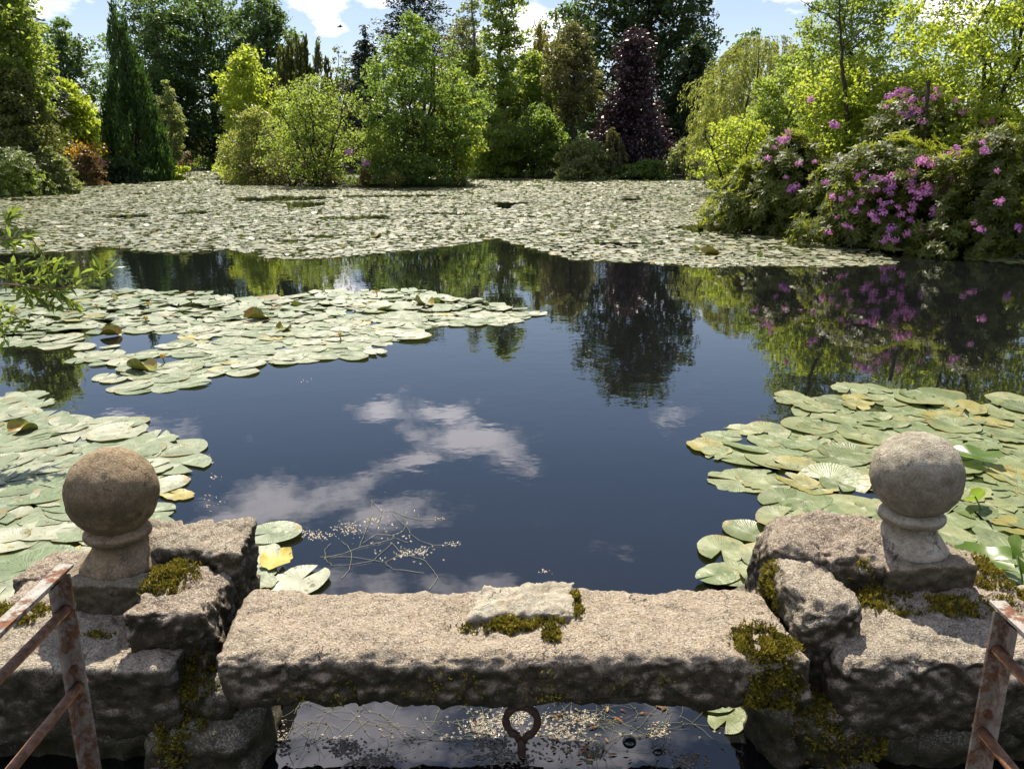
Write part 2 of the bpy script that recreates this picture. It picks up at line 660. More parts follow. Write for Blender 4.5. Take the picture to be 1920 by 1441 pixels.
M['pad'] = mat_pad('lily_pad_m', [(0, (0.138, 0.077, 0.026)), (.05, (0.310, 0.258, 0.052)), (.12, (0.103, 0.155, 0.052)), (.35, (0.155, 0.205, 0.105)), (.7, (0.22, 0.255, 0.155)), (1, (0.34, 0.35, 0.25))])
M['pad_right'] = mat_pad('lily_pad_green_m', [(0, (0.129, 0.076, 0.023)), (.03, (0.304, 0.251, 0.046)), (.10, (0.084, 0.114, 0.023)), (.3, (0.115, 0.165, 0.052)), (.6, (0.150, 0.188, 0.068)), (1, (0.228, 0.243, 0.099))])
M['pad_far'] = mat_pad('lily_pad_far_m', [(0, (0.084, 0.050, 0.017)), (.06, (0.252, 0.218, 0.050)), (.12, (0.092, 0.151, 0.025)), (.2, (0.085, 0.098, 0.040)), (.55, (0.168, 0.180, 0.100)), (1, (0.31, 0.305, 0.205))])
M['pad_yellow'] = mat_pad('lily_pad_yellow_m', [(0, (.55, .38, .04)), (.5, (.60, .44, .06)), (1, (.62, .50, .12))])

# ground
m, nt, out = new_mat('ground_m')
g = G(nt)
n = g.noise(.8, 6, .6, g.pos())
nf = g.noise(14, 5, .7, g.pos())
c = g.mix(g.rng(n, .4, .6), (.035, .045, .015), (.06, .05, .03))
c = g.mix(g.math('MULTIPLY', g.rng(nf, .5, .7), .5), c, (.09, .10, .03))
g.l(g.bsdf(c, .95, g.bump(nf, .6, .05), .2), out.inputs[0])
M['ground'] = m
m, nt, out = new_mat('paving_m')
g = G(nt)
nf = g.noise(14, 5, .7, g.pos())
g.l(g.bsdf(g.ramp(nf, [(.3, (.14, .12, .10)), (.7, (.27, .25, .21))]), .9, g.bump(nf, .5, .01), .2), out.inputs[0])
M['paving'] = m

# ------------------------------------------------------------------ pond outline and terrain
def zpt(px, py):
    p = at_z(px, py)
    return (p[0], p[1])


POND = [(-.98, 1.62), (-.98, 2.28), (-2.6, 2.3), (-4.6, 2.6), (-5.6, 5.0), (-8.5, 9.0), (-14, 18), (-20.5, 29)]
POND += [zpt(0, 371), zpt(60, 366), zpt(115, 352), zpt(180, 340), zpt(330, 336), zpt(350, 325), zpt(362, 314), zpt(430, 314)]
POND += [zpt(560, 322), zpt(700, 326), zpt(880, 335), zpt(1000, 336), zpt(1180, 338), zpt(1345, 340)]
POND += [(14.2, 50), (12.0, 40), (10.2, 31), zpt(1375, 378), zpt(1372, 408), zpt(1435, 432), zpt(1560, 448), zpt(1650, 465), zpt(1790, 476), zpt(1925, 476)]
POND += [(11, 12), (8.0, 8), (5.6, 4.5), (4.6, 2.6), (2.6, 2.3), (.98, 2.28), (.98, 1.62)]
POND = np.array(POND)
ISL = np.array([zpt(425, 337), zpt(520, 345), zpt(600, 352), zpt(700, 353), zpt(780, 354), zpt(860, 352), zpt(880, 345),
                (-2.2, 49), (-5, 52), (-12, 55), (-18, 54), (-19.5, 50)])


def inside(P, poly):
    x, y = P[:, 0], P[:, 1]
    r = np.zeros(len(P), bool)
    j = len(poly) - 1
    for i in range(len(poly)):
        xi, yi = poly[i]
        xj, yj = poly[j]
        c = ((yi > y) != (yj > y)) & (x < (xj - xi) * (y - yi) / (yj - yi + 1e-12) + xi)
        r ^= c
        j = i
    return r


def pdist(P, poly):
    d = np.full(len(P), 1e9)
    for i in range(len(poly)):
        a, b = poly[i - 1], poly[i]
        ab = b - a
        t = np.clip(((P - a) @ ab) / (ab @ ab), 0, 1)
        q = a + t[:, None] * ab
        d = np.minimum(d, np.hypot(*(P - q).T))
    return d


def land(P):
    """signed distance, + on land"""
    d = pdist(P, POND)
    d = np.where(inside(P, POND), -d, d)
    di = pdist(P, ISL)
    di = np.where(inside(P, ISL), di, -di)
    return np.maximum(d, di)


def ground_h(P):
    s = land(P)
    h = np.where(s < 0, np.maximum(-1.2, s * .9), .16 * np.minimum(s, 1.0) + .022 * np.clip(s, 0, 60))
    near = np.clip((4 - P[:, 1]) / 3, 0, 1) * np.clip((6 - np.abs(P[:, 0])) / 3, 0, 1)
    h = np.where(s > 0, h * (1 - near) + near * np.minimum(h, .10), h)
    return h


def gz(x, y):
    return float(ground_h(np.array([[x, y]], float))[0])


def axis(lo, hi, n):
    t = np.linspace(-1, 1, n)
    return np.sign(t) * (np.abs(t) ** 2.2) * hi if lo < 0 else None


gx = axis(-1, 700, 151)
gyv = np.concatenate([-(np.linspace(1, 0, 30) ** 2) * 120, np.linspace(.4, 110, 170), 110 + (np.linspace(0.02, 1, 40) ** 2) * 900])
XX, YY = np.meshgrid(gx, gyv)
PP = np.stack([XX.ravel(), YY.ravel()], 1)
ZZ = ground_h(PP) + np.where(land(PP) > .3, .05 * fbm(np.c_[PP * .6, np.zeros(len(PP))], 3), 0)
# the deck and the channel under the beam are cut out of the bank
cut = (np.abs(PP[:, 0]) < 1.6) & (PP[:, 1] > -3) & (PP[:, 1] < 2.6)
ZZ = np.where(cut, -.5, ZZ)
nx, ny = len(gx), len(gyv)
ii = np.arange(nx * ny).reshape(ny, nx)
FF = np.stack([ii[:-1, :-1], ii[:-1, 1:], ii[1:, 1:], ii[1:, :-1]], -1).reshape(-1, 4)
tag(link('ground', mesh_np('ground', np.c_[PP, ZZ], FF, M['ground'], smooth=True)), kind='structure')
wv = np.array([[-90, -6, 0], [90, -6, 0], [90, 125, 0], [-90, 125, 0]], float)
tag(link('water', mesh_np('water', wv, np.array([[0, 1, 2, 3]]), M['water'])), kind='structure')

# stone deck the photographer stands on
deck = empty('stone_deck', (0, -.5, 0))
deck['kind'] = 'structure'
for i in range(3):
    for j in range(4):
        b_ = MB()
        b_.box((0, 0, 0), (.70, .64, .16))
        o = b_.build('paving_slab', M['paving'], deck, smooth=False, loc=(-.72 + .72 * i, -1.2 + .66 * j, .02 + .004 * ((i * 7 + j * 3) % 3)))

# ------------------------------------------------------------------ stones
def facets(P, scale, k, seed):
    """broken faces: each cell of a Worley pattern is a plane of its own"""
    q = P * scale
    base = np.floor(q).astype(np.int64)
    best = np.full(len(P), 1e9)
    h = np.zeros(len(P))
    for dx in (-1, 0, 1):
        for dy in (-1, 0, 1):
            for dz in (-1, 0, 1):
                c = base + np.array([dx, dy, dz])
                r = [_perm[((c[:, 0] * 73856093) ^ (c[:, 1] * 19349663) ^ (c[:, 2] * 83492791) ^ (seed * 7919 + m * 104729)) & 4095] for m in range(6)]
                ctr = c + np.stack(r[:3], 1)
                d = ((q - ctr) ** 2).sum(1)
                t = ((q - ctr) * (np.stack(r[3:], 1) * 2 - 1)).sum(1) * k
                h = np.where(d < best, t, h)
                best = np.minimum(best, d)
    return h / scale


def stone_mesh(name, size, seed, rnd=.18, n=26, amp=.05, skew=.06, mat=None, freq=2.2, chisel=.035, fct=.34):
    """a rough-hewn block: rounded box, skewed corners, layered noise. size = full extents"""
    rs = np.random.RandomState(seed)
    sx, sy, sz = size
    m_ = min(size)
    nn = [max(5, int(n * s / max(size))) for s in size]
    vs, fs, idx = [], [], {}

    def vid(i, j, k):
        key = (i, j, k)
        if key not in idx:
            idx[key] = len(vs)
            vs.append((2 * i / nn[0] - 1, 2 * j / nn[1] - 1, 2 * k / nn[2] - 1))
        return idx[key]
    for a in range(nn[0]):
        for b in range(nn[1]):
            fs.append([vid(a, b, nn[2]), vid(a + 1, b, nn[2]), vid(a + 1, b + 1, nn[2]), vid(a, b + 1, nn[2])])
            fs.append([vid(a, b, 0), vid(a, b + 1, 0), vid(a + 1, b + 1, 0), vid(a + 1, b, 0)])
        for c in range(nn[2]):
            fs.append([vid(a, 0, c), vid(a + 1, 0, c), vid(a + 1, 0, c + 1), vid(a, 0, c + 1)])
            fs.append([vid(a, nn[1], c), vid(a, nn[1], c + 1), vid(a + 1, nn[1], c + 1), vid(a + 1, nn[1], c)])
    for b in range(nn[1]):
        for c in range(nn[2]):
            fs.append([vid(0, b, c), vid(0, b, c + 1), vid(0, b + 1, c + 1), vid(0, b + 1, c)])
            fs.append([vid(nn[0], b, c), vid(nn[0], b + 1, c), vid(nn[0], b + 1, c + 1), vid(nn[0], b, c + 1)])
    V = np.array(vs)
    half = np.array(size) / 2
    P = V * half
    r = rnd * m_
    Q = np.clip(P, -(half - r), half - r)
    D = P - Q
    L = np.linalg.norm(D, axis=1, keepdims=True)
    N = np.where(L > 1e-9, D / np.maximum(L, 1e-9), 0)
    P = Q + N * r
    # skew the eight corners
    cj = rs.uniform(-skew, skew, (2, 2, 2, 3)) * np.array(size)
    u = (V + 1) / 2
    for a in (0, 1):
        for b in (0, 1):
            for c in (0, 1):
                w = (u[:, 0] if a else 1 - u[:, 0]) * (u[:, 1] if b else 1 - u[:, 1]) * (u[:, 2] if c else 1 - u[:, 2])
                P = P + w[:, None] * cj[a, b, c]
    off = rs.rand(3) * 50
    nd = fbm(P / m_ * freq + off, 5, .55)
    ridge = 1 - np.abs(fbm(P / m_ * freq * 2.3 + off + 9, 3, .5))
    fine = fbm(P * 38 + off, 3, .6)
    NN = N.copy()
    nrm = np.linalg.norm(NN, axis=1, keepdims=True)
    NN = np.where(nrm > 1e-6, NN / np.maximum(nrm, 1e-6), V / np.maximum(np.linalg.norm(V, axis=1, keepdims=True), 1e-6))
    P = P + NN * (m_ * amp * nd + m_ * chisel * (ridge - .7) + .0045 * fine + fct * (facets(P, 11, .42, seed) + facets(P, 27, .42, seed + 5)))[:, None]
    return mesh_np(name, P, np.array(fs), mat, smooth=True)


def stone(name, parent, x0, x1, y0, y1, z0, z1, seed, mat='granite', rot=(0, 0, 0), **kw):
    me = stone_mesh(name, (x1 - x0, y1 - y0, z1 - z0), seed, mat=M[mat], **kw)
    o = link(name, me, parent, ((x0 + x1) / 2 - parent.location[0], (y0 + y1) / 2 - parent.location[1], (z0 + z1) / 2 - parent.location[2]))
    o.rotation_euler = rot
    return o


def surface_points(objs, rs, n, test):
    """random points with normals on the upward world surface of the given stones"""
    out_p, out_n = [], []
    for o in objs:
        me = o.data
        mw = np.array(o.matrix_basis)
        if o.parent:
            mw = np.array(Matrix.Translation(o.parent.location)) @ mw
        co = np.empty(len(me.vertices) * 3, np.float32)
        me.vertices.foreach_get('co', co)
        co = co.reshape(-1, 3) @ mw[:3, :3].T + mw[:3, 3]
        li = np.empty(len(me.loops), np.int32)
        me.loops.foreach_get('vertex_index', li)
        q = li.reshape(-1, 4)
        a, b, c, d = (co[q[:, k]] for k in range(4))
        ctr = (a + b + c + d) / 4
        nr = np.cross(c - a, d - b)
        ar = np.linalg.norm(nr, axis=1)
        nr = nr / np.maximum(ar, 1e-9)[:, None]
        w = ar * test(ctr, nr)
        if w.sum() <= 0:
            continue
        out_p.append((a, b, c, d, nr, w))
    if not out_p:
        return np.zeros((0, 3)), np.zeros((0, 3))
    A = [np.concatenate([o[k] for o in out_p]) for k in range(6)]
    ix = rs.choice(len(A[5]), n, p=A[5] / A[5].sum())
    u, v = rs.rand(n, 1), rs.rand(n, 1)
    P = (A[0][ix] * (1 - u) + A[1][ix] * u) * (1 - v) + (A[3][ix] * (1 - u) + A[2][ix] * u) * v
    return P, A[4][ix]


def moss_on(parent, objs, test, n, seed, size=.0085, label=None, name='moss', thr=-.10):
    """cushions of short shoots on the stones"""
    rs = np.random.RandomState(seed)
    n = int(n * 1.25)
    P, N = surface_points(objs, rs, n, test)
    if len(P) == 0:
        return None
    P = P - np.array(parent.location)
    nn = fbm(P * 30, 3)
    keep = nn + rs.normal(0, .35, len(nn)) > thr
    P, N, nn = P[keep], N[keep], nn[keep]
    n = len(P)
    thick = .004 + .010 * np.clip(nn + .5, 0, 1)
    V, Fc, T = [], [], []
    for k in range(3):
        d = N * 1.0 + rs.normal(0, .65, (n, 3)) + np.array([0, 0, .4])
        d /= np.linalg.norm(d, axis=1, keepdims=True)
        s = np.cross(d, rs.normal(0, 1, (n, 3)))
        s /= np.linalg.norm(s, axis=1, keepdims=True)
        L = size * rs.uniform(.6, 1.5, (n, 1))
        B = P + N * (thick[:, None] * rs.rand(n, 1))
        V.append(np.stack([B - s * L * .28, B + s * L * .28, B + d * L + s * L * .1, B + d * L * .9 - s * L * .1], 1))
        T.append(np.clip(rs.normal(.42, .2, n) + nn * .3, 0, 1))
    V = np.concatenate(V).reshape(-1, 3)
    m_ = len(V) // 4
    me = mesh_np(name, V, np.arange(m_ * 4).reshape(-1, 4), M['moss'], np.concatenate(T))
    o = link(name, me, parent)
    o['kind'] = 'stuff'
    if label:
        o['label'] = label
    return o


def near_test(boxes, nz=-1.0):
    """weights faces inside any of the ellipsoids (cx,cy,cz,rx,ry,rz)"""
    def f(c, n):
        w = np.zeros(len(c))
        for (cx, cy, cz, rx, ry, rz) in boxes:
            d = ((c[:, 0] - cx) / rx) ** 2 + ((c[:, 1] - cy) / ry) ** 2 + ((c[:, 2] - cz) / rz) ** 2
            w = np.maximum(w, np.clip(1.6 - d, 0, 1) ** 2)
        return w * (n[:, 2] > nz)
    return f


# left pier
lp = empty('left_pier', (-1.25, 2.2, 0))
lp.name = 'stone_pier'
tag(lp, 'rough granite pier with yellow moss in its joints, carrying the brown stone ball', 'pier')
S = {}
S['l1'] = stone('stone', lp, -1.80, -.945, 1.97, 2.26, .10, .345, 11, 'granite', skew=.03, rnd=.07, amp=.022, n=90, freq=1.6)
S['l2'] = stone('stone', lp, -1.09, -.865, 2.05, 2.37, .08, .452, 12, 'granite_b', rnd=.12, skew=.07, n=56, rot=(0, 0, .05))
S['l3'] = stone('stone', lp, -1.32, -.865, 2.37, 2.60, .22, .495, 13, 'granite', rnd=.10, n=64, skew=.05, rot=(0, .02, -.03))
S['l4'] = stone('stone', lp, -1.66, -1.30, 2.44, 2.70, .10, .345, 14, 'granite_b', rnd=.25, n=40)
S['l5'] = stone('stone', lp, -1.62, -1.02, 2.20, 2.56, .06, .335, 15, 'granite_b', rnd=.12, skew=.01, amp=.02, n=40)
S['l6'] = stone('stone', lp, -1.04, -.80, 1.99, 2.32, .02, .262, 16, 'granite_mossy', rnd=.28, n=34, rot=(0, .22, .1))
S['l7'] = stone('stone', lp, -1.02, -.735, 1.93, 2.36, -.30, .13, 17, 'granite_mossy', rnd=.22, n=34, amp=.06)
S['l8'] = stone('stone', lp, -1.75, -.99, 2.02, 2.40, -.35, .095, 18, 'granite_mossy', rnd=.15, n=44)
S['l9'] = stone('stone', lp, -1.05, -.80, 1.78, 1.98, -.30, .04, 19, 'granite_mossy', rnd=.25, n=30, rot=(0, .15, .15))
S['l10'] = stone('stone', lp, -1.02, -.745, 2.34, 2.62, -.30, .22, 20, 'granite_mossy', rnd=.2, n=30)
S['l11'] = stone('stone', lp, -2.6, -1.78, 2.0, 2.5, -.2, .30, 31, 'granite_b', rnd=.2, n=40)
# right pier
rp = empty('stone_pier', (1.3, 2.2, 0))
tag(rp, 'rough granite pier with rounded boulders and mossy ledge carrying the paler stone ball', 'pier')
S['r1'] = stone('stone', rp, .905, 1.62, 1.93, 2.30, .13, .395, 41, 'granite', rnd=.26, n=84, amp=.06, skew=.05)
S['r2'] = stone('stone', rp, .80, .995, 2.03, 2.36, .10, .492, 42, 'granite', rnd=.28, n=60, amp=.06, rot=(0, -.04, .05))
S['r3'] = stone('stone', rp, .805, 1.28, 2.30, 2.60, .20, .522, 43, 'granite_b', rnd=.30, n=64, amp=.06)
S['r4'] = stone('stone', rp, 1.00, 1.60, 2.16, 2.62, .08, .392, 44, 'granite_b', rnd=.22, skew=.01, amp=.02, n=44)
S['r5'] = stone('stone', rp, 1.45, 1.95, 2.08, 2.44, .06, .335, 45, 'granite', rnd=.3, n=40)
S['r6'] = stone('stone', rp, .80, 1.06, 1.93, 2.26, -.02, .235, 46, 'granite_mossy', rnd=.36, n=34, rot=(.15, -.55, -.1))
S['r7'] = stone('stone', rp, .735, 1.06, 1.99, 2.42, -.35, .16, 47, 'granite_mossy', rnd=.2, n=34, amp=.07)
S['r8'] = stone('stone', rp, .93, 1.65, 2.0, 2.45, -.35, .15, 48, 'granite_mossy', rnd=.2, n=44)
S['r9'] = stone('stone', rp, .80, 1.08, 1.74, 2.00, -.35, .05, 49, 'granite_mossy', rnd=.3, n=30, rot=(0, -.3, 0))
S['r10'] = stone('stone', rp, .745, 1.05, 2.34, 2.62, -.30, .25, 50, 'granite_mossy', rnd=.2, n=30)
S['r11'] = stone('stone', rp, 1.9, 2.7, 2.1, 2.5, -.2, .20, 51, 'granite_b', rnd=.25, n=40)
bpy.context.view_layer.update()

# beam
bm_ = empty('stone_beam', (0, 2.1, 0))
tag(bm_, 'long granite beam lying across the outlet between the two stone piers', 'beam')
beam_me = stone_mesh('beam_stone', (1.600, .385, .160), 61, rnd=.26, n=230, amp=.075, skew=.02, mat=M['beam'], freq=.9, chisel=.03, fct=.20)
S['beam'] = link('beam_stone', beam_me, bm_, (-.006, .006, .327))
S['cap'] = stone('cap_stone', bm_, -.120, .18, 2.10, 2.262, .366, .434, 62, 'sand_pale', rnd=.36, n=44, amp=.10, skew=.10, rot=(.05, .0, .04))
# moss
moss_on(lp, [S['l5'], S['l2'], S['l1']], near_test([(-1.07, 2.27, .42, .10, .10, .10), (-1.02, 2.32, .37, .07, .10, .08)], .05), 4200, 1, label='yellow green moss cushion beside the plinth')
moss_on(lp, [S['l6'], S['l7'], S['l2']], near_test([(-.93, 2.05, .25, .07, .13, .10), (-.93, 1.98, .16, .07, .08, .12)], -.2), 4200, 2, thr=.1)
moss_on(lp, [S['l1'], S['l5']], near_test([(-1.53, 2.24, .34, .12, .07, .05), (-1.20, 2.12, .345, .05, .012, .03), (-1.12, 2.18, .345, .03, .012, .03)], .3), 2200, 3)
moss_on(rp, [S['r4'], S['r1'], S['r2'], S['r3']], near_test([(1.12, 2.26, .40, .12, .09, .05), (1.30, 2.2, .39, .22, .05, .04), (1.55, 2.36, .38, .10, .16, .05), (1.08, 2.36, .43, .08, .10, .06)], .2), 6500, 4, thr=.08, label='olive moss mat spread round the plinth')
moss_on(rp, [S['r6'], S['r7']], near_test([(.90, 2.06, .17, .10, .20, .13), (.98, 2.0, .06, .10, .12, .12)], -.3), 5600, 5, thr=.05)
moss_on(rp, [S['r10'], S['r3'], S['r2'], S['r7']], near_test([(.80, 2.26, .36, .035, .10, .12), (.82, 2.20, .28, .03, .08, .10)], -.6), 2200, 6)
moss_on(bm_, [S['beam']], near_test([(.0, 2.088, .385, .16, .030, .06), (.11, 2.03, .38, .03, .05, .05), (.19, 2.17, .39, .018, .085, .05),
                                     (.69, 2.00, .39, .085, .08, .06), (.70, 1.93, .30, .08, .05, .08)], -.4), 7500, 7, thr=-.05, label='dark olive moss in the joint round the cap stone')
moss_on(bm_, [S['beam']], near_test([(-.22, 1.93, .33, .05, .05, .05), (-.30, 1.925, .30, .03, .04, .03), (.08, 1.93, .31, .08, .05, .07), (-.10, 1.93, .32, .10, .05, .04), (.35, 1.93, .32, .12, .05, .04), (-.5, 1.93, .30, .12, .05, .04)], -.4), 800, 8, size=.007, thr=.35)


# ------------------------------------------------------------------ ball finials
def lathe(prof, k=56):
    v, f = [], []
    for (r, z) in prof:
        for j in range(k):
            a = 2 * PI * j / k
            v.append((r * math.cos(a), r * math.sin(a), z))
    for i in range(len(prof) - 1):
        for j in range(k):
            j2 = (j + 1) % k
            f.append([i * k + j, i * k + j2, (i + 1) * k + j2, (i + 1) * k + j])
    n0 = len(v)
    v.append((0, 0, prof[0][1]))
    v.append((0, 0, prof[-1][1]))
    for j in range(k):
        j2 = (j + 1) % k
        f.append([n0, j2, j])
        f.append([n0 + 1, (len(prof) - 1) * k + j, (len(prof) - 1) * k + j2])
    return np.array(v, float), f


def finial(x, y, z, rz, mat, label, seed):
    root = empty('ball_finial', (x, y, z), rz)
    tag(root, label, 'ball finial', 'ball finials on the two piers')
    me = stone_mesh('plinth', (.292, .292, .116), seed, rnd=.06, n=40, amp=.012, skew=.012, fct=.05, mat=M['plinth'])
    link('plinth', me, root, (0, 0, .050))
    R = .1365
    prof = [(.108, .096), (.120, .099), (.1235, .104), (.1235, .111), (.118, .119), (.108, .131), (.097, .146), (.086, .160), (.0795, .174), (.077, .186), (.078, .194),
            (.088, .197), (.098, .203), (.102, .211), (.101, .219), (.094, .227), (.082, .232), (.07, .236)]
    v, f = lathe(prof)
    v += (0.0022 * fbm(v * 22 + seed, 4))[:, None] * np.array([1, 1, .4])
    link('neck', mesh_np('neck', v, f, mat, smooth=True), root)
    prof = [(R * math.sin(a), .3495 - R * math.cos(a)) for a in np.linspace(.06, PI - .01, 44)]
    v, f = lathe(prof, 72)
    c = np.array([0, 0, .3495])
    d = (v - c) / R
    v = v + d * (0.0030 * fbm(v * 14 + seed, 3) + .0022 * fbm(v * 60 + seed, 3))[:, None]
    link('ball', mesh_np('ball', v, f, mat, smooth=True), root)
    return root


finial(-1.243, 2.385, .335, rad(-2), M['sand'], 'brown sandstone ball finial on the left pier beside the rusty railing end', 3)
finial(1.272, 2.425, .375, rad(7), M['sand_pale'], 'pale lichen spotted stone ball finial turned on the mossy right pier', 8)


# ------------------------------------------------------------------ railings
def railing(sign, yp, label, seed):
    X0 = .957 * sign
    root = empty('metal_railing', (X0, yp, .10))
    tag(root, label, 'railing', 'rusty railings either side of the deck')
    top = H - .857 - .10
    w, th = .031, .006
    p = MB()                                   # angle-iron post
    p.box((0, 0, top / 2 - .004), (w, th, top - .008))
    p.box((-sign * (w / 2 - th / 2) * -1, -w / 2 - th / 2, top / 2 - .004), (th, w, top - .008))
    p.build('post', M['paint_dull'], root, smooth=False)
    L = 2.3
    t = MB()
    t.box((0, -L / 2 + .02, top + th / 2), (w, L, th))
    t.box((sign * (w / 2 - th / 2), -L / 2 + .02, top - w / 2 + .002), (th, L, w - .004))
    t.build('top_rail', M['paint'], root, smooth=False)
    for k, (dr, mt) in enumerate(((.945, 'rust'), (1.135, 'rust'))):
        r = MB()
        z = H - dr - .10
        r.tube([(0, .014, z), (0, -.5, z), (0, -1.2, z), (0, -L, z)], .0108, 12)
        r.build('rail', M[mt], root)
    for z in (top - .30, top - .235):
        b = MB()
        b.tube([(.004 * sign, -.002, z), (.004 * sign, -.012, z)], .010, 6)
        b.tube([(.004 * sign, -.012, z), (.004 * sign, -.016, z)], .006, 8)
        b.build('bolt', M['rust'], root, smooth=False)
    q = MB()                                   # second post out of frame
    q.box((0, -1.8, top / 2 - .004), (w, th, top - .008))
    q.build('post', M['paint_dull'], root, smooth=False)
    return root


railing(-1, 1.585, 'peeling cream and rust railing end standing in front of the left pier', 1)
railing(1, 1.435, 'rust streaked railing end standing in front of the right pier', 2)

# ------------------------------------------------------------------ iron eye of the sluice rod
eye = empty('iron_eye', (*at_z(978, 1414, 0.0)[:2], 0))
tag(eye, 'rusty iron eye on a short shank standing out of the water under the beam', 'iron eye')
e = MB()
ez = .116
pts = []
for k in range(25):
    a = -PI / 2 + .30 + (2 * PI - .60) * k / 24
    pts.append((.046 * math.cos(a), .004 * math.sin(a * .5), ez + .046 * math.sin(a) * (1.0 if math.sin(a) > 0 else 1.15)))
pts = [(.006, 0, ez - .070)] + pts + [(-.008, 0.004, ez - .072)]
e.tube(pts, [.0085] + [.0112 + .0014 * math.sin(k * 1.7) for k in range(25)] + [.0085], 10)
e.build('ring', M['iron'], eye)
e = MB()
e.tube([(0, .002, ez - .062), (0, .001, ez - .085), (.001, 0, .01), (.002, 0, -.25)], [.012, .0135, .012, .012], 10)
e.build('shank', M['iron'], eye)


# ------------------------------------------------------------------ lily pads
def pad_variant(seed, n=26, rings=(.35, .72, 1.0), ratio=.80, lift=.018, ragged=.0, wave=.018):
    rs = np.random.RandomState(seed)
    gap = rs.uniform(.10, .26)
    ph = np.linspace(-PI + gap, PI - gap, n)
    off = rs.rand() * 10
    nz = fbm(np.c_[np.cos(ph) * 1.3 + off, np.sin(ph) * 1.3, ph * 0], 2)
    rr = 1 + .05 * nz
    if ragged:
        rr = rr - ragged * np.abs(fbm(np.c_[np.cos(ph) * 5 + off, np.sin(ph) * 5, ph * 0 + 3], 3))
    else:
        rr = rr - .02 * rs.rand(n)
    vs = [(0, 0, 0)]
    for k, q in enumerate(rings):
        for i in range(n):
            r = q * rr[i]
            x, y = r * math.cos(ph[i]) + .12 * q, r * math.sin(ph[i]) * ratio
            z = lift * q ** 3 * (1 + .8 * nz[i]) + wave * q * math.sin(3 * ph[i] + off) * q
            vs.append((x, y, z))
    fs = []
    for i in range(n - 1):
        fs.append([0, 1 + i, 2 + i])
    for k in range(len(rings) - 1):
        b0, b1 = 1 + k * n, 1 + (k + 1) * n
        for i in range(n - 1):
            fs.append([b0 + i, b1 + i, b1 + i + 1, b0 + i + 1])
    v = np.array(vs, float)
    v[:, 2] += .012 * fbm(v * np.array([3, 3, 0]) + off, 2)
    return v, fs


def pad_meshes(mat, prefix, count, seed, tone_lo=.1, **kw):
    out = []
    rs = np.random.RandomState(seed)
    for k in range(count):
        rag = .22 if k % 3 == 0 else (.07 if k % 3 == 1 else 0)
        kk = dict(kw)
        if 'lift' not in kk:
            kk['lift'] = float(rs.choice([.002, .008, .014, .03, .06], p=[.3, .3, .2, .13, .07]))
            kk['wave'] = float(rs.uniform(.004, .030))
        v, f = pad_variant(seed * 100 + k, ratio=rs.uniform(.66, .90), ragged=rag, **kk)
        t = rs.uniform(tone_lo, 1.0)
        if k == 3:
            t = .05
        tn = np.clip(t + .04 * rs.normal(0, 1, len(f)), 0, 1)
        tn[:] = t
        out.append(mesh_np(prefix, v, f, mat, tn, smooth=True, uv=v[:, :2]))
    return out


def hexpts(rs, poly, s, jit=.38):
    x0, y0 = poly.min(0)
    x1, y1 = poly.max(0)
    xs = np.arange(x0, x1, s)
    ys = np.arange(y0, y1, s * .866)
    Xg, Yg = np.meshgrid(xs, ys)
    Xg = Xg + (np.arange(len(ys)) % 2)[:, None] * s / 2
    P = np.stack([Xg.ravel(), Yg.ravel()], 1) + rs.uniform(-jit, jit, (Xg.size, 2)) * s
    return P[inside(P, poly)]


def px_poly(pts):
    return np.array([at_z(x, y)[:2] for x, y in pts])


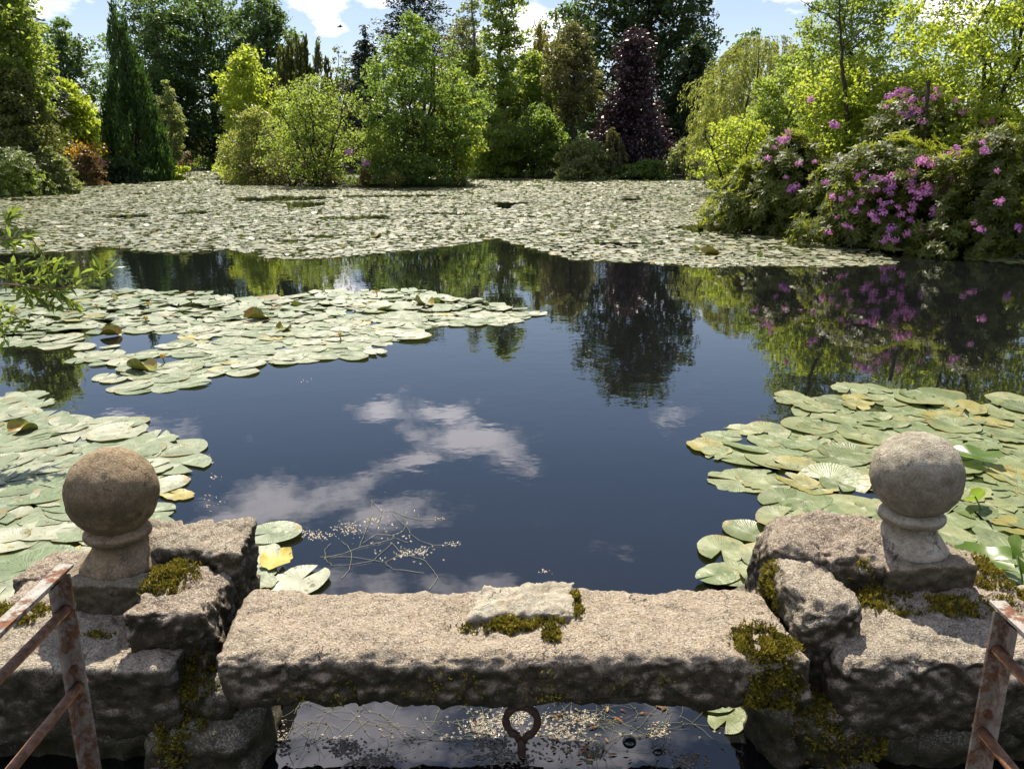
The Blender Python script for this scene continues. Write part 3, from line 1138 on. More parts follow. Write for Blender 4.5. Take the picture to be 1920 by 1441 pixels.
def patch(label, polys, meshes, size, spacing, seed, thin=.0, holes=(), max_parts=300, stuff_mat=None, gapn=1.2, far_lod=None, group=None, curl=.02, zhi=.011):
    """a bed of floating leaves: nearest leaves are separate parts, the rest one part of kind stuff"""
    stuff_mat = stuff_mat or meshes[0].materials[0]
    rs = np.random.RandomState(seed)
    P = np.vstack([hexpts(rs, px_poly(pl), spacing) for pl in polys])
    nz = fbm(np.c_[P * gapn, np.full(len(P), seed)], 3)
    keep = nz > (-1.1 + thin)
    for h in holes:
        keep &= ~inside(P, px_poly(h))
    keep &= land(P) < .10
    P = P[keep]
    base = P.mean(0)
    near = P[np.argmin(P[:, 1])]
    root = empty('water_lily_bed', (float(near[0]), float(near[1]), 0))
    tag(root, label, 'water lilies', 'beds of floating water lily leaves')
    order = np.argsort(np.hypot(P[:, 0], P[:, 1]))
    P = P[order]
    for i, (x, y) in enumerate(P[:max_parts]):
        o = bpy.data.objects.new('lily_pad', meshes[rs.randint(len(meshes))])
        COL.objects.link(o)
        o.parent = root
        sc = size / 2 * rs.uniform(.60, 1.20)
        o.scale = (sc, sc, sc)
        tl = .02 if rs.rand() > curl else .09
        o.rotation_euler = (rs.normal(0, tl), rs.normal(0, tl), rs.uniform(0, 2 * PI))
        o.location = (x - root.location[0], y - root.location[1], rs.uniform(.004, zhi) + (abs(tl) > .1) * .03)
    rest = P[max_parts:]
    if len(rest):
        variants = [pad_variant(900 + k, n=9 if k < 8 else 6, rings=(1.0,), ratio=.78, lift=.02, wave=.05) for k in range(16)]
        V, T, nfs = [], [], []
        Fs = []
        n0 = 0
        d = rest[:, 1]
        lod = rest[:, 1] > 26
        for k in range(16):
            v0, f0 = variants[k]
            sel = rest[lod == (k >= 8)][k % 8::8]
            m_ = len(sel)
            if m_ == 0:
                continue
            sc = size / 2 * rs.uniform(.7, 1.2, m_) * (1 + np.clip((sel[:, 1] - 28) / 40, 0, .8))
            sc = np.where(rs.rand(m_) < .3, sc * .6, sc)
            ax = rs.normal(0, .06, m_)
            ay = rs.normal(0, .06, m_)
            cu = rs.rand(m_) < .035
            ax = np.where(cu, rs.uniform(.35, 1.1, m_) * rs.choice([-1, 1], m_), ax)
            sc = np.where(cu, sc * .62, sc)
            az_ = rs.uniform(0, 2 * PI, m_)
            ca, sa = np.cos(az_), np.sin(az_)
            vx = v0[None, :, 0] * sc[:, None]
            vy = v0[None, :, 1] * sc[:, None]
            vz = v0[None, :, 2] * sc[:, None]
            # tilt about local x then y, then spin
            y1 = vy * np.cos(ax)[:, None] - vz * np.sin(ax)[:, None]
            z1 = vy * np.sin(ax)[:, None] + vz * np.cos(ax)[:, None]
            x1 = vx + z1 * 0
            z2 = z1 + vx * np.sin(ay)[:, None]
            xw = x1 * ca[:, None] - y1 * sa[:, None] + sel[:, 0:1]
            yw = x1 * sa[:, None] + y1 * ca[:, None] + sel[:, 1:2]
            zw = z2 + rs.uniform(.006, .03, (m_, 1)) + cu[:, None] * .5 * sc[:, None] * np.abs(np.sin(ax))[:, None]
            V.append(np.stack([xw, yw, zw], -1).reshape(-1, 3))
            f0a = np.array(f0)
            Fs.append((f0a[None] + (np.arange(m_) * len(v0))[:, None, None]).reshape(-1, 3) + n0)
            n0 += m_ * len(v0)
            tt = rs.uniform(.2, 1, m_)
            tt = np.where(rs.rand(m_) < .08, rs.uniform(0, .18, m_), tt)
            tt = np.where(cu, rs.uniform(.06, .16, m_), tt)
            T.append(np.repeat(tt, len(f0a)))
        V = np.concatenate(V) - np.array(root.location)
        me = mesh_np('lily_pads', V, np.concatenate(Fs), stuff_mat, np.concatenate(T), smooth=True)
        o = link('lily_pads', me, root)
        o['kind'] = 'stuff'
    return root, P


pm = pad_meshes(M['pad'], 'lily_pad', 24, 1)
pr = pad_meshes(M['pad_right'], 'lily_pad', 24, 2)
pf = pad_meshes(M['pad_far'], 'lily_pad', 16, 3, lift=.02, wave=.05)

NEAR_L = [(-330, 735), (60, 738), (100, 752), (60, 775), (120, 790), (235, 788), (320, 828), (372, 845), (340, 868), (355, 895), (340, 920), (372, 955), (350, 975), (270, 985), (170, 1110), (-80, 1180), (-330, 1180)]
_, PL = patch('pale green lily leaves crowding the water behind the left pier and brown stone ball', [NEAR_L], pm, .34, .172, 21, thin=.08)
NEAR_R = [(1300, 850), (1362, 832), (1345, 808), (1460, 800), (1500, 775), (1435, 748), (1480, 735), (1600, 722), (1690, 738), (1760, 738), (1800, 760), (1930, 745), (2250, 745), (2250, 1250), (1900, 1160), (1560, 1090), (1450, 960), (1430, 925), (1348, 900), (1420, 872)]
_, PR = patch('yellow green lily leaves spread over the water behind the right pier and pale stone ball', [NEAR_R], pr, .345, .180, 22, thin=.03)
MID_L = [(-330, 545), (120, 548), (240, 545), (340, 548), (450, 560), (560, 552), (700, 545), (780, 545), (850, 560), (940, 570), (1020, 588), (975, 606), (870, 614), (780, 618), (790, 636), (700, 648), (720, 664), (600, 680),
         (480, 682), (470, 700), (360, 722), (330, 738), (240, 732), (250, 716), (120, 708), (160, 690), (60, 668), (-40, 660), (-330, 660)]
_, PM = patch('raft of pale lily leaves across the left middle of the pond, open water around', [MID_L], pm, .30, .165, 23, thin=.42,
              holes=[[(-50, 655), (140, 650), (150, 672), (60, 690), (-50, 690)]], stuff_mat=M['pad'], max_parts=300)
CARPET = [(-400, 468), (60, 476), (200, 466), (330, 476), (430, 468), (520, 487), (640, 483), (790, 470), (870, 460), (935, 448), (980, 462), (1080, 489), (1200, 492), (1310, 502), (1420, 499), (1560, 501),
          (1690, 495), (1655, 480), (1640, 460), (1430, 400), (1390, 360), (1430, 338), (880, 333), (420, 314), (350, 314), (300, 330), (100, 335), (-400, 335)]
_, PC = patch('great carpet of small lily leaves covering the far half of the pond', [CARPET], pf, .215, .150, 24, thin=.40,
              holes=[[(440, 371), (600, 368), (640, 372), (560, 378), (440, 379)], [(640, 367), (840, 366), (840, 369), (640, 371)], [(-200, 430), (60, 430), (80, 440), (20, 452), (-200, 455)],
                     [(200, 405), (280, 402), (280, 408), (200, 411)]], stuff_mat=M['pad_far'], max_parts=300, gapn=.45)
patch('thin strip of lily leaves on dark water at the foot of the rhododendron bank', [[(1790, 484), (1850, 481), (2100, 484), (2100, 497), (1890, 497)]], pf, .30, .20, 25)


def few(label, items, meshes_, group='beds of floating water lily leaves'):
    x0, y0 = at_z(items[0][0], items[0][1])[:2]
    root = empty('water_lily_bed', (x0, y0, 0))
    tag(root, label, 'water lilies', group)
    for k, (px, py, sz, rz, me, lb) in enumerate(items):
        x, y, _ = at_z(px, py)
        o = link('lily_pad', me, root, (x - x0, y - y0, .006 + .007 * k))
        o.scale = (sz / 2,) * 3
        o.rotation_euler = (rad((k * 37) % 5 - 2), rad((k * 53) % 5 - 2), rz)
        if lb:
            o['label'] = lb
    return root


py_ = pad_meshes(M['pad_yellow'], 'lily_pad', 2, 5, lift=.12, wave=.09)
few('group of lily leaves with one turned yellow floating between left pier and beam',
    [(490, 1045, .27, 2.0, pm[1], None), (565, 1092, .29, 4.2, pm[2], None), (508, 1006, .26, .4, pm[5], None), (475, 1090, .24, 5.5, pm[6], None), (520, 1060, .20, 4.9, py_[0], 'yellow and brown decaying lily leaf')], pm)
few('group of ragged edged lily leaves floating left of the right pier behind the beam',
    [(1408, 1002, .27, 2.3, pr[1], None), (1352, 1035, .27, 1.2, pr[5], 'ragged lily leaf with browned torn edge'), (1455, 1030, .20, 5.2, pr[4], None), (1390, 1086, .28, 3.0, pr[2], None), (1340, 1092, .21, .4, pr[10], None), (1440, 1062, .27, 1.7, pr[7], None), (1465, 985, .27, 3.9, pr[8], None), (1425, 1098, .24, 5.0, pr[11], None)], pr)
few('two torn lily leaves in the shaded outlet beside the right pier foot',
    [(1362, 1352, .15, 1.0, pr[5], None), (1345, 1325, .13, 3.0, pr[10], None)], pr)

# upright and turned leaves at the right edge, emerging
M['fresh'] = mat_leaf('fresh_leaf_m', (.07, .13, .02), (.12, .20, .035), (.34, .50, .05), .4, .3, .5)
up = pad_meshes(M['fresh'], 'emergent_leaf', 2, 9, lift=.10, wave=.06)
er = empty('emergent_lily_leaves', (*at_z(1890, 1080)[:2], 0))
tag(er, 'fresh bright lily leaves standing clear of the water at right edge behind the pier', 'water lilies')
for (px, py, zz, sz, rot, lb) in ((1858, 1048, .06, .26, (rad(-14), rad(10), 2.4), None), (1908, 1042, .14, .24, (rad(74), rad(10), 1.3), 'upright dark green lily leaf'), (1828, 930, .07, .16, (rad(-60), rad(15), .5), 'turned over yellowing lily leaf'), (1836, 856, .05, .30, (rad(-6), rad(8), 2.0), None)):
    x, y, z = at_z(px, py, zz)
    o = link('lily_pad', up[0], er, (x - er.location[0], y - er.location[1], z))
    o.scale = (sz / 2 * 1.1,) * 3
    o.rotation_euler = rot
    if lb:
        o['label'] = lb
    st = MB()
    st.tube([(x, y, z), (x + .02, y - .02, z * .4), (x + .05, y - .03, -.1)], .004, 5)
    me = st.mesh('stalk', M['pad_right'])
    so = link('stalk', me, er, (-er.location[0], -er.location[1], 0))

# yellow water lily flowers
m, nt, out = new_mat('yellow_petal_m')
g = G(nt)
g.l(g.bsdf((.72, .42, .02), .5), out.inputs[0])
M['petal_y'] = m
m, nt, out = new_mat('green_stem_m')
g = G(nt)
g.l(g.bsdf(g.ramp(g.noise(30, 3, .5, g.pos()), [(.3, (.07, .09, .02)), (.7, (.14, .16, .04))]), .5), out.inputs[0])
M['stem'] = m


def yflower(px, py, s, label, z=.07):
    x, y, _ = at_z(px, py, z)
    r = empty('lily_flower', (x, y, 0))
    tag(r, label, 'flower', 'yellow water lily flowers')
    b = MB()
    for k in range(5):                         # five cupped sepals
        a0 = 2 * PI * k / 5
        vs, fs = [], []
        for i in range(5):
            tq = i / 4
            rr_ = s * math.sin(tq * 2.1 + .25) * .9
            zz = z + s * (1.3 * tq - .3)
            wd = .62 * math.sin(PI * (.18 + .72 * tq))
            for j in (-1, 0, 1):
                vs.append((rr_ * math.cos(a0 + j * wd), rr_ * math.sin(a0 + j * wd), zz))
        for i in range(4):
            for j in range(2):
                q = i * 3 + j
                fs.append([q, q + 1, q + 4, q + 3])
        b.add(vs, fs)
    b.build('petals', M['petal_y'], r)
    c = MB()
    c.tube([(0, 0, z - s * .1), (0, 0, z + s * .7)], [s * .5, s * .42], 9)
    c.build('centre', M['petal_y'], r)
    t_ = MB()
    t_.tube([(0, 0, z - s * .2), (.01, .01, 0), (.03, .02, -.15)], .006, 6)
    t_.build('stem', M['stem'], r)


for (px, py, s, lb) in ((181, 573, .022, 'small yellow lily bud at the raft\'s back edge near the willow twigs'), (277, 570, .024, 'yellow lily flower by the dark upturned leaf near back edge of the raft'),
                        (273, 597, .026, 'open yellow lily flower above the dark gap in the raft'), (305, 669, .026, 'yellow lily flower standing nearest the front of the raft'),
                        (637, 628, .022, 'tiny yellow lily bud on a thin stem near the right part of the raft'), (706, 548, .024, 'yellow lily bud on the far rim of the raft, rightmost'),
                        (186, 458, .03, 'orange yellow lily flower on the near edge of the far carpet, left of its neighbour'), (224, 463, .03, 'orange yellow lily flower on the near edge of the far carpet, right of its neighbour')):
    yflower(px, py, s, lb)

# curled, dying leaves standing up in the raft
m, nt, out = new_mat('dying_leaf_m')
g = G(nt)
g.l(g.bsdf(g.ramp(g.noise(18, 4, .6, g.pos()), [(.35, (.10, .14, .02)), (.5, (.28, .26, .03)), (.62, (.30, .15, .03)), (.75, (.10, .05, .02))]), .45), out.inputs[0])
M['dying'] = m


def curled(px, py, s, rz, label):
    x, y, _ = at_z(px, py, 0)
    v, f = pad_variant(int(px), n=22, lift=.0, wave=.08)
    v = v * s
    a = v[:, 1] / (s * .62)
    v[:, 2] += s * .62 * (1 - np.cos(a * 1.35))
    v[:, 1] = s * .62 * np.sin(a * 1.35)
    o = link('curled_leaf', mesh_np('curled_leaf', v, f, M['dying'], smooth=True), None, (x, y, .02))
    o.rotation_euler = (.25, .1, rz)
    tag(o, label, 'leaf', 'curled dying lily leaves')


curled(478, 600, .13, .6, 'curled green and yellow lily leaf standing in the middle of the raft')
curled(796, 575, .14, 2.0, 'curled lily leaf on the right half of the raft')
curled(530, 622, .09, 1.4, 'small upright green curled leaf just right of the raft\'s middle')
curled(268, 697, .13, 2.6, 'brown tipped curled leaf near the front edge of the raft')
curled(205, 629, .10, .2, 'dark brown curled leaf in the left half of the raft')
curled(40, 812, .09, 1.2, 'yellow topped curled leaf at left edge behind the brown stone ball')
curled(1328, 478, .16, .3, 'large olive leaf turned up on the far carpet, nearest the right bank')
curled(703, 446, .14, 1.3, 'green leaf standing up on the far carpet above the raft')

# ------------------------------------------------------------------ foliage machinery
def quads_leaf(P, A, N, L, W, rs):
    """rhombic leaves: centre P, axis A, normal N"""
    S_ = np.cross(N, A)
    S_ /= np.maximum(np.linalg.norm(S_, axis=1, keepdims=True), 1e-6)
    L = L[:, None]
    W = W[:, None]
    b = P - A * L * .5
    t = P + A * L * .5
    l = P + S_ * W * .5 + A * L * .05
    r = P - S_ * W * .5 + A * L * .05
    return np.stack([b, r, t, l], 1)


def unit(v):
    return v / np.maximum(np.linalg.norm(v, axis=1, keepdims=True), 1e-9)


PROF = {
    'round': lambda t: np.sqrt(np.clip(1 - (2 * t - .9) ** 2 / 1.25, 0.02, 1)),
    'egg': lambda t: np.clip(np.sin(PI * np.clip(t, 0, 1) ** .75) ** .7, .05, 1),
    'cone': lambda t: np.clip((1 - t) ** .8 * 1.0 * np.minimum(1, .75 + t * 2.2), .02, 1),
    'spire': lambda t: np.clip(np.minimum(1, .55 + t * 2) * (1 - t) ** .45, .03, 1),
    'dome': lambda t: np.sqrt(np.clip(1 - t ** 2, .02, 1)),
    'column': lambda t: np.clip(np.sqrt(np.clip(1 - t ** 3, 0, 1)) * np.minimum(1, .6 + t * 1.6), .05, 1),
    'ragged': lambda t: np.interp(t, [0, .2, .42, .6, .8, .93, 1], [.85, 1, .66, .52, .44, .28, .06]),
    'high': lambda t: np.clip(np.sin(PI * (.12 + .82 * t)) ** .6, .05, 1),
}


def crown(rs, h0, h1, R, prof, ncl, per, style, leaf, cl=.2, fill=.45, lump=.25, tone_mu=.5, ysq=1.0, bias_up=.8, lean=0.0):
    """returns verts, tones, clump centres; local to the base"""
    seed = rs.rand(3) * 40
    t = rs.rand(ncl * 5)
    pr_ = PROF[prof](t)
    t = t[rs.rand(len(t)) < pr_ / pr_.max()][:ncl]
    n = len(t)
    a = rs.rand(n) * 2 * PI
    lum = 1 + lump * fbm(np.c_[np.cos(a) * 1.2, np.sin(a) * 1.2, t * 3] + seed, 3) * 1.2
    rr = R * PROF[prof](t) * np.clip(lum, .35, 1.5) * rs.rand(n) ** fill
    C = np.c_[rr * np.cos(a) + lean * t * (h1 - h0), rr * np.sin(a) * ysq, h0 + (h1 - h0) * t]
    out = unit(np.c_[np.cos(a), np.sin(a), (t - .4) * .9])
    cr = (cl * R) * rs.uniform(.6, 1.3, n)
    k = per
    idx = np.repeat(np.arange(n), k)
    m_ = len(idx)
    G3 = rs.normal(0, 1, (m_, 3))
    G3 /= np.maximum(1, np.linalg.norm(G3, axis=1, keepdims=True) / 1.7)
    if style == 'broad':
        P = C[idx] + G3 * cr[idx][:, None] * np.array([1, 1, .62]) * .62
        A = unit(rs.normal(0, 1, (m_, 3)) + out[idx] * .8 + np.array([0, 0, -.3]))
        N = unit(rs.normal(0, .8, (m_, 3)) + np.array([0, 0, bias_up]))
        L = leaf * rs.uniform(.6, 1.35, m_)
        W = L * rs.uniform(.5, .75, m_)
    elif style == 'layer':
        P = C[idx] + G3 * cr[idx][:, None] * np.array([1.25, 1.25, .38]) * .7
        A = unit(rs.normal(0, 1, (m_, 3)) * np.array([1, 1, .2]) + out[idx] * .6)
        N = unit(rs.normal(0, .6, (m_, 3)) + np.array([0, 0, 1]))
        L = leaf * rs.uniform(.6, 1.4, m_)
        W = L * .45
    elif style == 'conifer':
        # sprays that leave the stem outwards and droop
        u = rs.rand(m_)
        o = out[idx] * np.array([1, 1, .0])
        P = C[idx] + o * ((u - .5) * cr[idx] * 1.6)[:, None] + G3 * cr[idx][:, None] * np.array([.45, .45, .3]) * .6
        P[:, 2] -= .35 * cr[idx] * u ** 2
        A = unit(o + rs.normal(0, .45, (m_, 3)) + np.array([0, 0, -.35]))
        N = unit(rs.normal(0, .6, (m_, 3)) + np.array([0, 0, .7]))
        L = leaf * rs.uniform(.8, 1.8, m_)
        W = L * .32
    elif style == 'upright':
        u = rs.rand(m_)
        P = C[idx] + G3 * cr[idx][:, None] * np.array([.34, .34, 1.3]) * .8
        A = unit(np.array([0, 0, 1.0]) + out[idx] * .25 + rs.normal(0, .28, (m_, 3)))
        N = unit(rs.normal(0, 1, (m_, 3)) + out[idx])
        L = leaf * rs.uniform(.9, 2.0, m_)
        W = L * .28
    elif style == 'weep':
        u = rs.rand(m_)
        ln = cr[idx] * 2.6
        P = C[idx].copy()
        P[:, :2] += out[idx][:, :2] * (u ** .5 * cr[idx] * .9)[:, None] + G3[:, :2] * (.20 * cr[idx])[:, None]
        P[:, 2] -= u ** 1.6 * ln * .9
        A = unit(np.array([0, 0, -.9]) + out[idx] * (.8 * (1 - u))[:, None] + rs.normal(0, .35, (m_, 3)))
        N = unit(rs.normal(0, 1, (m_, 3)) + out[idx] * .8)
        L = leaf * rs.uniform(.9, 1.8, m_)
        W = L * .30
    elif style == 'rosette':
        # whorls of long leaves round each shoot tip
        q = 7
        nr = m_ // q
        ci = idx[:nr * q:q]
        Pc = C[ci] + G3[:nr] * cr[ci][:, None] * np.array([1, 1, .8]) * .62
        ax = unit(out[ci] * .8 + np.array([0, 0, .8]) + rs.normal(0, .35, (nr, 3)))
        b1 = unit(np.cross(ax, rs.normal(0, 1, (nr, 3))))
        b2 = np.cross(ax, b1)
        th = (np.arange(q) * 2 * PI / q)[None, :] + rs.rand(nr, 1) * 6
        Ad = b1[:, None, :] * np.cos(th)[..., None] + b2[:, None, :] * np.sin(th)[..., None]
        Ad = Ad + ax[:, None, :] * rs.uniform(-.25, .55, (nr, q, 1))
        Ad = unit(Ad.reshape(-1, 3))
        axr = np.repeat(ax, q, 0)
        L = leaf * rs.uniform(.75, 1.2, nr * q)
        P = np.repeat(Pc, q, 0) + Ad * (L * .5)[:, None]
        A = Ad
        N = unit(axr - Ad * np.sum(axr * Ad, 1)[:, None] + rs.normal(0, .15, (nr * q, 3)))
        W = L * .36
        idx = np.repeat(ci, q)
        m_ = nr * q
    P[:, 2] = np.maximum(P[:, 2], .02)
    V = quads_leaf(P, A, N, L, W, rs)
    ct = rs.normal(0, .16, n)
    T = np.clip(tone_mu + ct[idx] + rs.normal(0, .20, m_), 0, 1)
    return V.reshape(-1, 3), T, C


def limbs(mb, rs, C, h_trunk, r0, lean=0.0, n=14, stems=1, top=None, spread=.3, limb_r=.35, straight=False):
    """tapered trunk (or stems) and limbs running out to crown clumps"""
    top = top if top is not None else C[:, 2].max() * .92
    trunks = []
    for s in range(stems):
        if stems == 1:
            tx, ty, bx, by = lean * top, 0.0, 0, 0
        else:
            a = 2 * PI * s / stems + rs.rand()
            Rm = np.abs(C[:, :2]).max()
            tx, ty = math.cos(a) * Rm * spread * rs.uniform(.5, 1.3), math.sin(a) * Rm * spread * rs.uniform(.5, 1.3)
            bx, by = math.cos(a) * r0 * 2.5, math.sin(a) * r0 * 2.5
        pts, rr = [], []
        K = 9
        w = 0 if straight else top * .02
        for k in range(K):
            u = k / (K - 1)
            pts.append(np.array([bx + (tx - bx) * u ** 1.2 + rs.normal(0, w) * (u > 0), by + (ty - by) * u ** 1.2 + rs.normal(0, w) * (u > 0), top * u * (1 if stems == 1 else rs.uniform(.97, 1))]))
            rr.append(r0 * (1.25 if k == 0 else 1) * (1 - .86 * u))
        mb.tube(pts, rr, 8, .5)
        trunks.append((pts, rr))
    sel = rs.choice(len(C), min(n, len(C)), replace=False)
    for i in sel:
        c = C[i]
        pts, rr = trunks[rs.randint(len(trunks))]
        K = len(pts)
        hz = min(max((c[2] - .45 * np.hypot(c[0], c[1])) / top, h_trunk / max(top, .01)), .93)
        k = min(int(hz * (K - 1)), K - 2)
        f = hz * (K - 1) - k
        b = pts[k] * (1 - f) + pts[k + 1] * f
        rb = rr[k] * limb_r + .004
        mid1 = b * .65 + c * .35 + np.array([0, 0, .05 * np.linalg.norm(c - b)]) + rs.normal(0, .05, 3) * np.linalg.norm(c - b)
        mid2 = b * .3 + c * .7 + rs.normal(0, .05, 3) * np.linalg.norm(c - b)
        mb.tube([b, mid1, mid2, c], [rb, rb * .7, rb * .42, rb * .15], 5, .5, cap=False)


def tree(name, label, cat, px, top, d, width, mat, style='broad', prof='egg', base_py=None, crown_from=.15, ncl=220, per=40, leafpx=6.0,
         cl=.2, lump=.25, bark='bark', r0=None, seed=0, nl=14, stems=1, group=None, fill=.45, ysq=1.0, pxm=None, topfac=.95, tone=.5, spread=.35, z_base=None, lean=0.0, bare=0, limb_r=.35):
    rs = np.random.RandomState(seed + 1000)
    pm_ = pxm if pxm is not None else (max(top, -40) + 300) / 2
    x = at_y(px, pm_, d)[0]
    zt = at_y(px, top, d)[2]
    zb = gz(x, d) if z_base is None else z_base
    h = zt - zb
    R = width / 2 * mpp(d, zt * .5)
    leaf = leafpx * mpp(d, zt * .5)
    root = empty(name, (x, d, zb))
    tag(root, label, cat, group)
    V, T, C = crown(rs, h * crown_from, h * .985, R, prof, ncl, int(per * .88), style, leaf, cl, fill, lump, tone, ysq, lean=lean)
    Fq = np.arange(len(V)).reshape(-1, 4)
    link('crown', mesh_np('crown', V, Fq, M[mat], T), root)
    mb = MB()
    r0 = r0 if r0 is not None else h * .018
    limbs(mb, rs, C, h * crown_from * .9, r0, n=nl, stems=stems, top=h * topfac, spread=spread, lean=lean, limb_r=limb_r)
    mb.v = [v + np.array([0, 0, 0]) for v in mb.v]
    # root the stems just below the soil
    base_obj = mb.build('trunk', M[bark], root)
    base_obj.location.z = -.12
    return root, C, R, h


# leaf materials (real leaf colours; the sun through them does the rest)
M['dark'] = mat_leaf('dark_leaf_m', (.018, .032, .012), (.050, .080, .025), (.10, .17, .03), .35)
M['darker'] = mat_leaf('beech_leaf_m', (.022, .040, .016), (0.088, 0.138, 0.050), (0.216, 0.351, 0.068), 0.45)
M['blue'] = mat_leaf('cedar_leaf_m', (.020, .032, .018), (.050, .070, .035), (.07, .10, .03), .2)
M['cypress'] = mat_leaf('cypress_leaf_m', (.014, .034, .010), (0.061, 0.115, 0.024), (0.108, 0.216, 0.027), 0.32)
M['yew'] = mat_leaf('yew_leaf_m', (.036, .045, .014), (0.130, 0.146, 0.045), (0.266, 0.302, 0.048), 0.39)
M['mid'] = mat_leaf('mid_leaf_m', (.036, .060, .018), (0.106, 0.157, 0.036), (0.301, 0.439, 0.063), 0.52)
M['light'] = mat_leaf('light_leaf_m', (.058, .086, .022), (0.151, 0.200, 0.045), (0.460, 0.593, 0.085), 0.55)
M['lime'] = mat_leaf('lime_leaf_m', (.085, .117, .018), (0.216, 0.259, 0.041), (0.629, 0.750, 0.073), 0.57)
M['willow'] = mat_leaf('willow_leaf_m', (.085, .105, .030), (0.207, 0.230, 0.075), (0.515, 0.567, 0.103), 0.49)
M['olive'] = mat_leaf('olive_leaf_m', (.050, .055, .022), (0.150, 0.150, 0.056), (0.297, 0.297, 0.068), 0.39)
M['greygreen'] = mat_leaf('grey_green_leaf_m', (.065, .080, .035), (0.194, 0.221, 0.103), (0.411, 0.484, 0.121), 0.49)
M['purple'] = mat_leaf('purple_leaf_m', (.013, .008, .011), (.062, .034, .042), (.08, .03, .04), .22, .40, .6)
M['rhodo'] = mat_leaf('rhododendron_leaf_m', (.020, .036, .008), (.145, .170, .034), (.42, .48, .05), .40, .50, .32)
M['azalea'] = mat_leaf('golden_azalea_m', (.16, .13, .02), (.42, .26, .03), (.75, .45, .04), .5)
M['bronze'] = mat_leaf('bronze_leaf_m', (.06, .045, .022), (.20, .13, .05), (.35, .22, .06), .4)
M['gold'] = mat_leaf('gold_conifer_m', (.12, .12, .03), (.28, .25, .07), (.5, .45, .08), .4)
M['bright'] = mat_leaf('bright_shoot_m', (.06, .10, .02), (.16, .22, .045), (.36, .48, .06), .45, .32, .6)
M['grass'] = mat_leaf('grass_m', (.06, .07, .02), (.19, .19, .06), (.34, .36, .07), .4)
M['pinkf'] = mat_leaf('pink_flower_m', (.58, .16, .44), (.86, .44, .72), (.9, .42, .76), .35, .6, .2)
M['purplef'] = mat_leaf('purple_flower_m', (.42, .12, .42), (.66, .30, .68), (.7, .3, .7), .35, .6, .2)
M['salmon'] = mat_leaf('salmon_flower_m', (.5, .22, .16), (.72, .42, .34), (.7, .4, .3), .35, .6, .2)

# ------------------------------------------------------------------ the trees, left to right (px, top row, distance, width in px)
T_ = tree
BG = 'trees at the back of the garden'
# left bank
T_('hemlock_tree', 'dark drooping conifer in the top left corner reaching above everything beside it', 'tree', 28, -130, 46, 150, 'blue', 'conifer', 'cone', crown_from=.25, ncl=420, per=70, leafpx=8, cl=.26, seed=1, bark='bark_dark', nl=30)
T_('broadleaf_tree', 'tall mid green leafy tree at the far left edge below the drooping conifer', 'tree', 5, -110, 38, 185, 'light', 'broad', 'column', crown_from=.12, ncl=420, per=70, leafpx=9, cl=.22, seed=2, nl=20, lump=0.4)
T_('yew_tree', 'brown green dense domed yew at left edge above the low shrubs', 'tree', 22, 118, 36.5, 165, 'yew', 'broad', 'dome', crown_from=.05, ncl=420, per=60, leafpx=6.5, cl=.2, lump=0.25, seed=3, bark='bark_dark', tone=0.75)
T_('maple_tree', 'bright yellow green spreading maple between the left yew and the dark cypress', 'tree', 118, 148, 51, 125, 'lime', 'broad', 'dome', crown_from=.22, ncl=220, per=60, leafpx=7.5, cl=.22, seed=4, nl=20, tone=0.6, lump=0.5)
T_('dark_tree', 'dark green rounded tree in the gap left of the cypress with sky above it', 'tree', 122, 36, 72, 140, 'darker', 'broad', 'round', crown_from=.15, ncl=330, per=50, leafpx=6, cl=0.17, lump=.3, seed=5, nl=26, bark='bark_dark', group=BG, fill=0.6)
T_('cypress_tree', 'tall dark green cypress cone at the water\'s left shore', 'tree', 247, -2, 51.5, 152, 'cypress', 'upright', 'cone', crown_from=.0, ncl=420, per=60, leafpx=7, cl=.20, lump=.10, seed=6, pxm=170, bark='bark_dark', lean=-.035, fill=.3, tone=0.6)
AZ = T_('azalea_bush', 'golden azalea with pink flowers at the cypress foot', 'shrub', 158, 276, 44.5, 64, 'bronze', 'broad', 'dome', crown_from=.1, ncl=70, per=60, leafpx=6, cl=.3, seed=7, stems=4, nl=8)
T_('round_shrub', 'pale grey green rounded shrub on the left shore in front of the azalea', 'shrub', 92, 270, 35.5, 88, 'greygreen', 'broad', 'dome', crown_from=.02, ncl=200, per=70, leafpx=5.5, cl=.22, lump=0.25, seed=8, stems=5, tone=0.65)
T_('low_rhododendron', 'low mid green rhododendron spilling over the water at the left edge', 'shrub', 12, 282, 33.8, 140, 'light', 'rosette', 'dome', crown_from=.0, ncl=150, per=63, leafpx=6, cl=.24, lump=.15, seed=9, stems=4)
T_('dark_undergrowth', 'dark evergreen undergrowth along the shore below the cypress', 'shrub', 200, 296, 48.5, 190, 'dark', 'broad', 'dome', crown_from=.0, ncl=150, per=50, leafpx=6.5, cl=.18, seed=10, stems=5, ysq=.4)
T_('small_willow', 'small grey green willowy tree just right of the cypress', 'tree', 318, 152, 72, 50, 'greygreen', 'broad', 'egg', crown_from=.1, ncl=110, per=36, leafpx=6, cl=.34, seed=11, group=BG)
T_('beech_tree', 'big dark beech right of the cypress tip with sky glinting under its crown', 'tree', 300, -18, 86, 215, 'darker', 'broad', 'high', crown_from=.12, ncl=560, per=50, leafpx=6, cl=0.14, seed=12, nl=40, bark='bark_dark', r0=.5, group=BG, fill=0.62)
T_('beech_tree', 'big dark beech in the middle of the left skyline group', 'tree', 400, -30, 90, 230, 'darker', 'broad', 'high', crown_from=.05, ncl=640, per=50, leafpx=6, cl=0.14, seed=13, nl=40, bark='bark_dark', r0=.5, group=BG, fill=0.62)
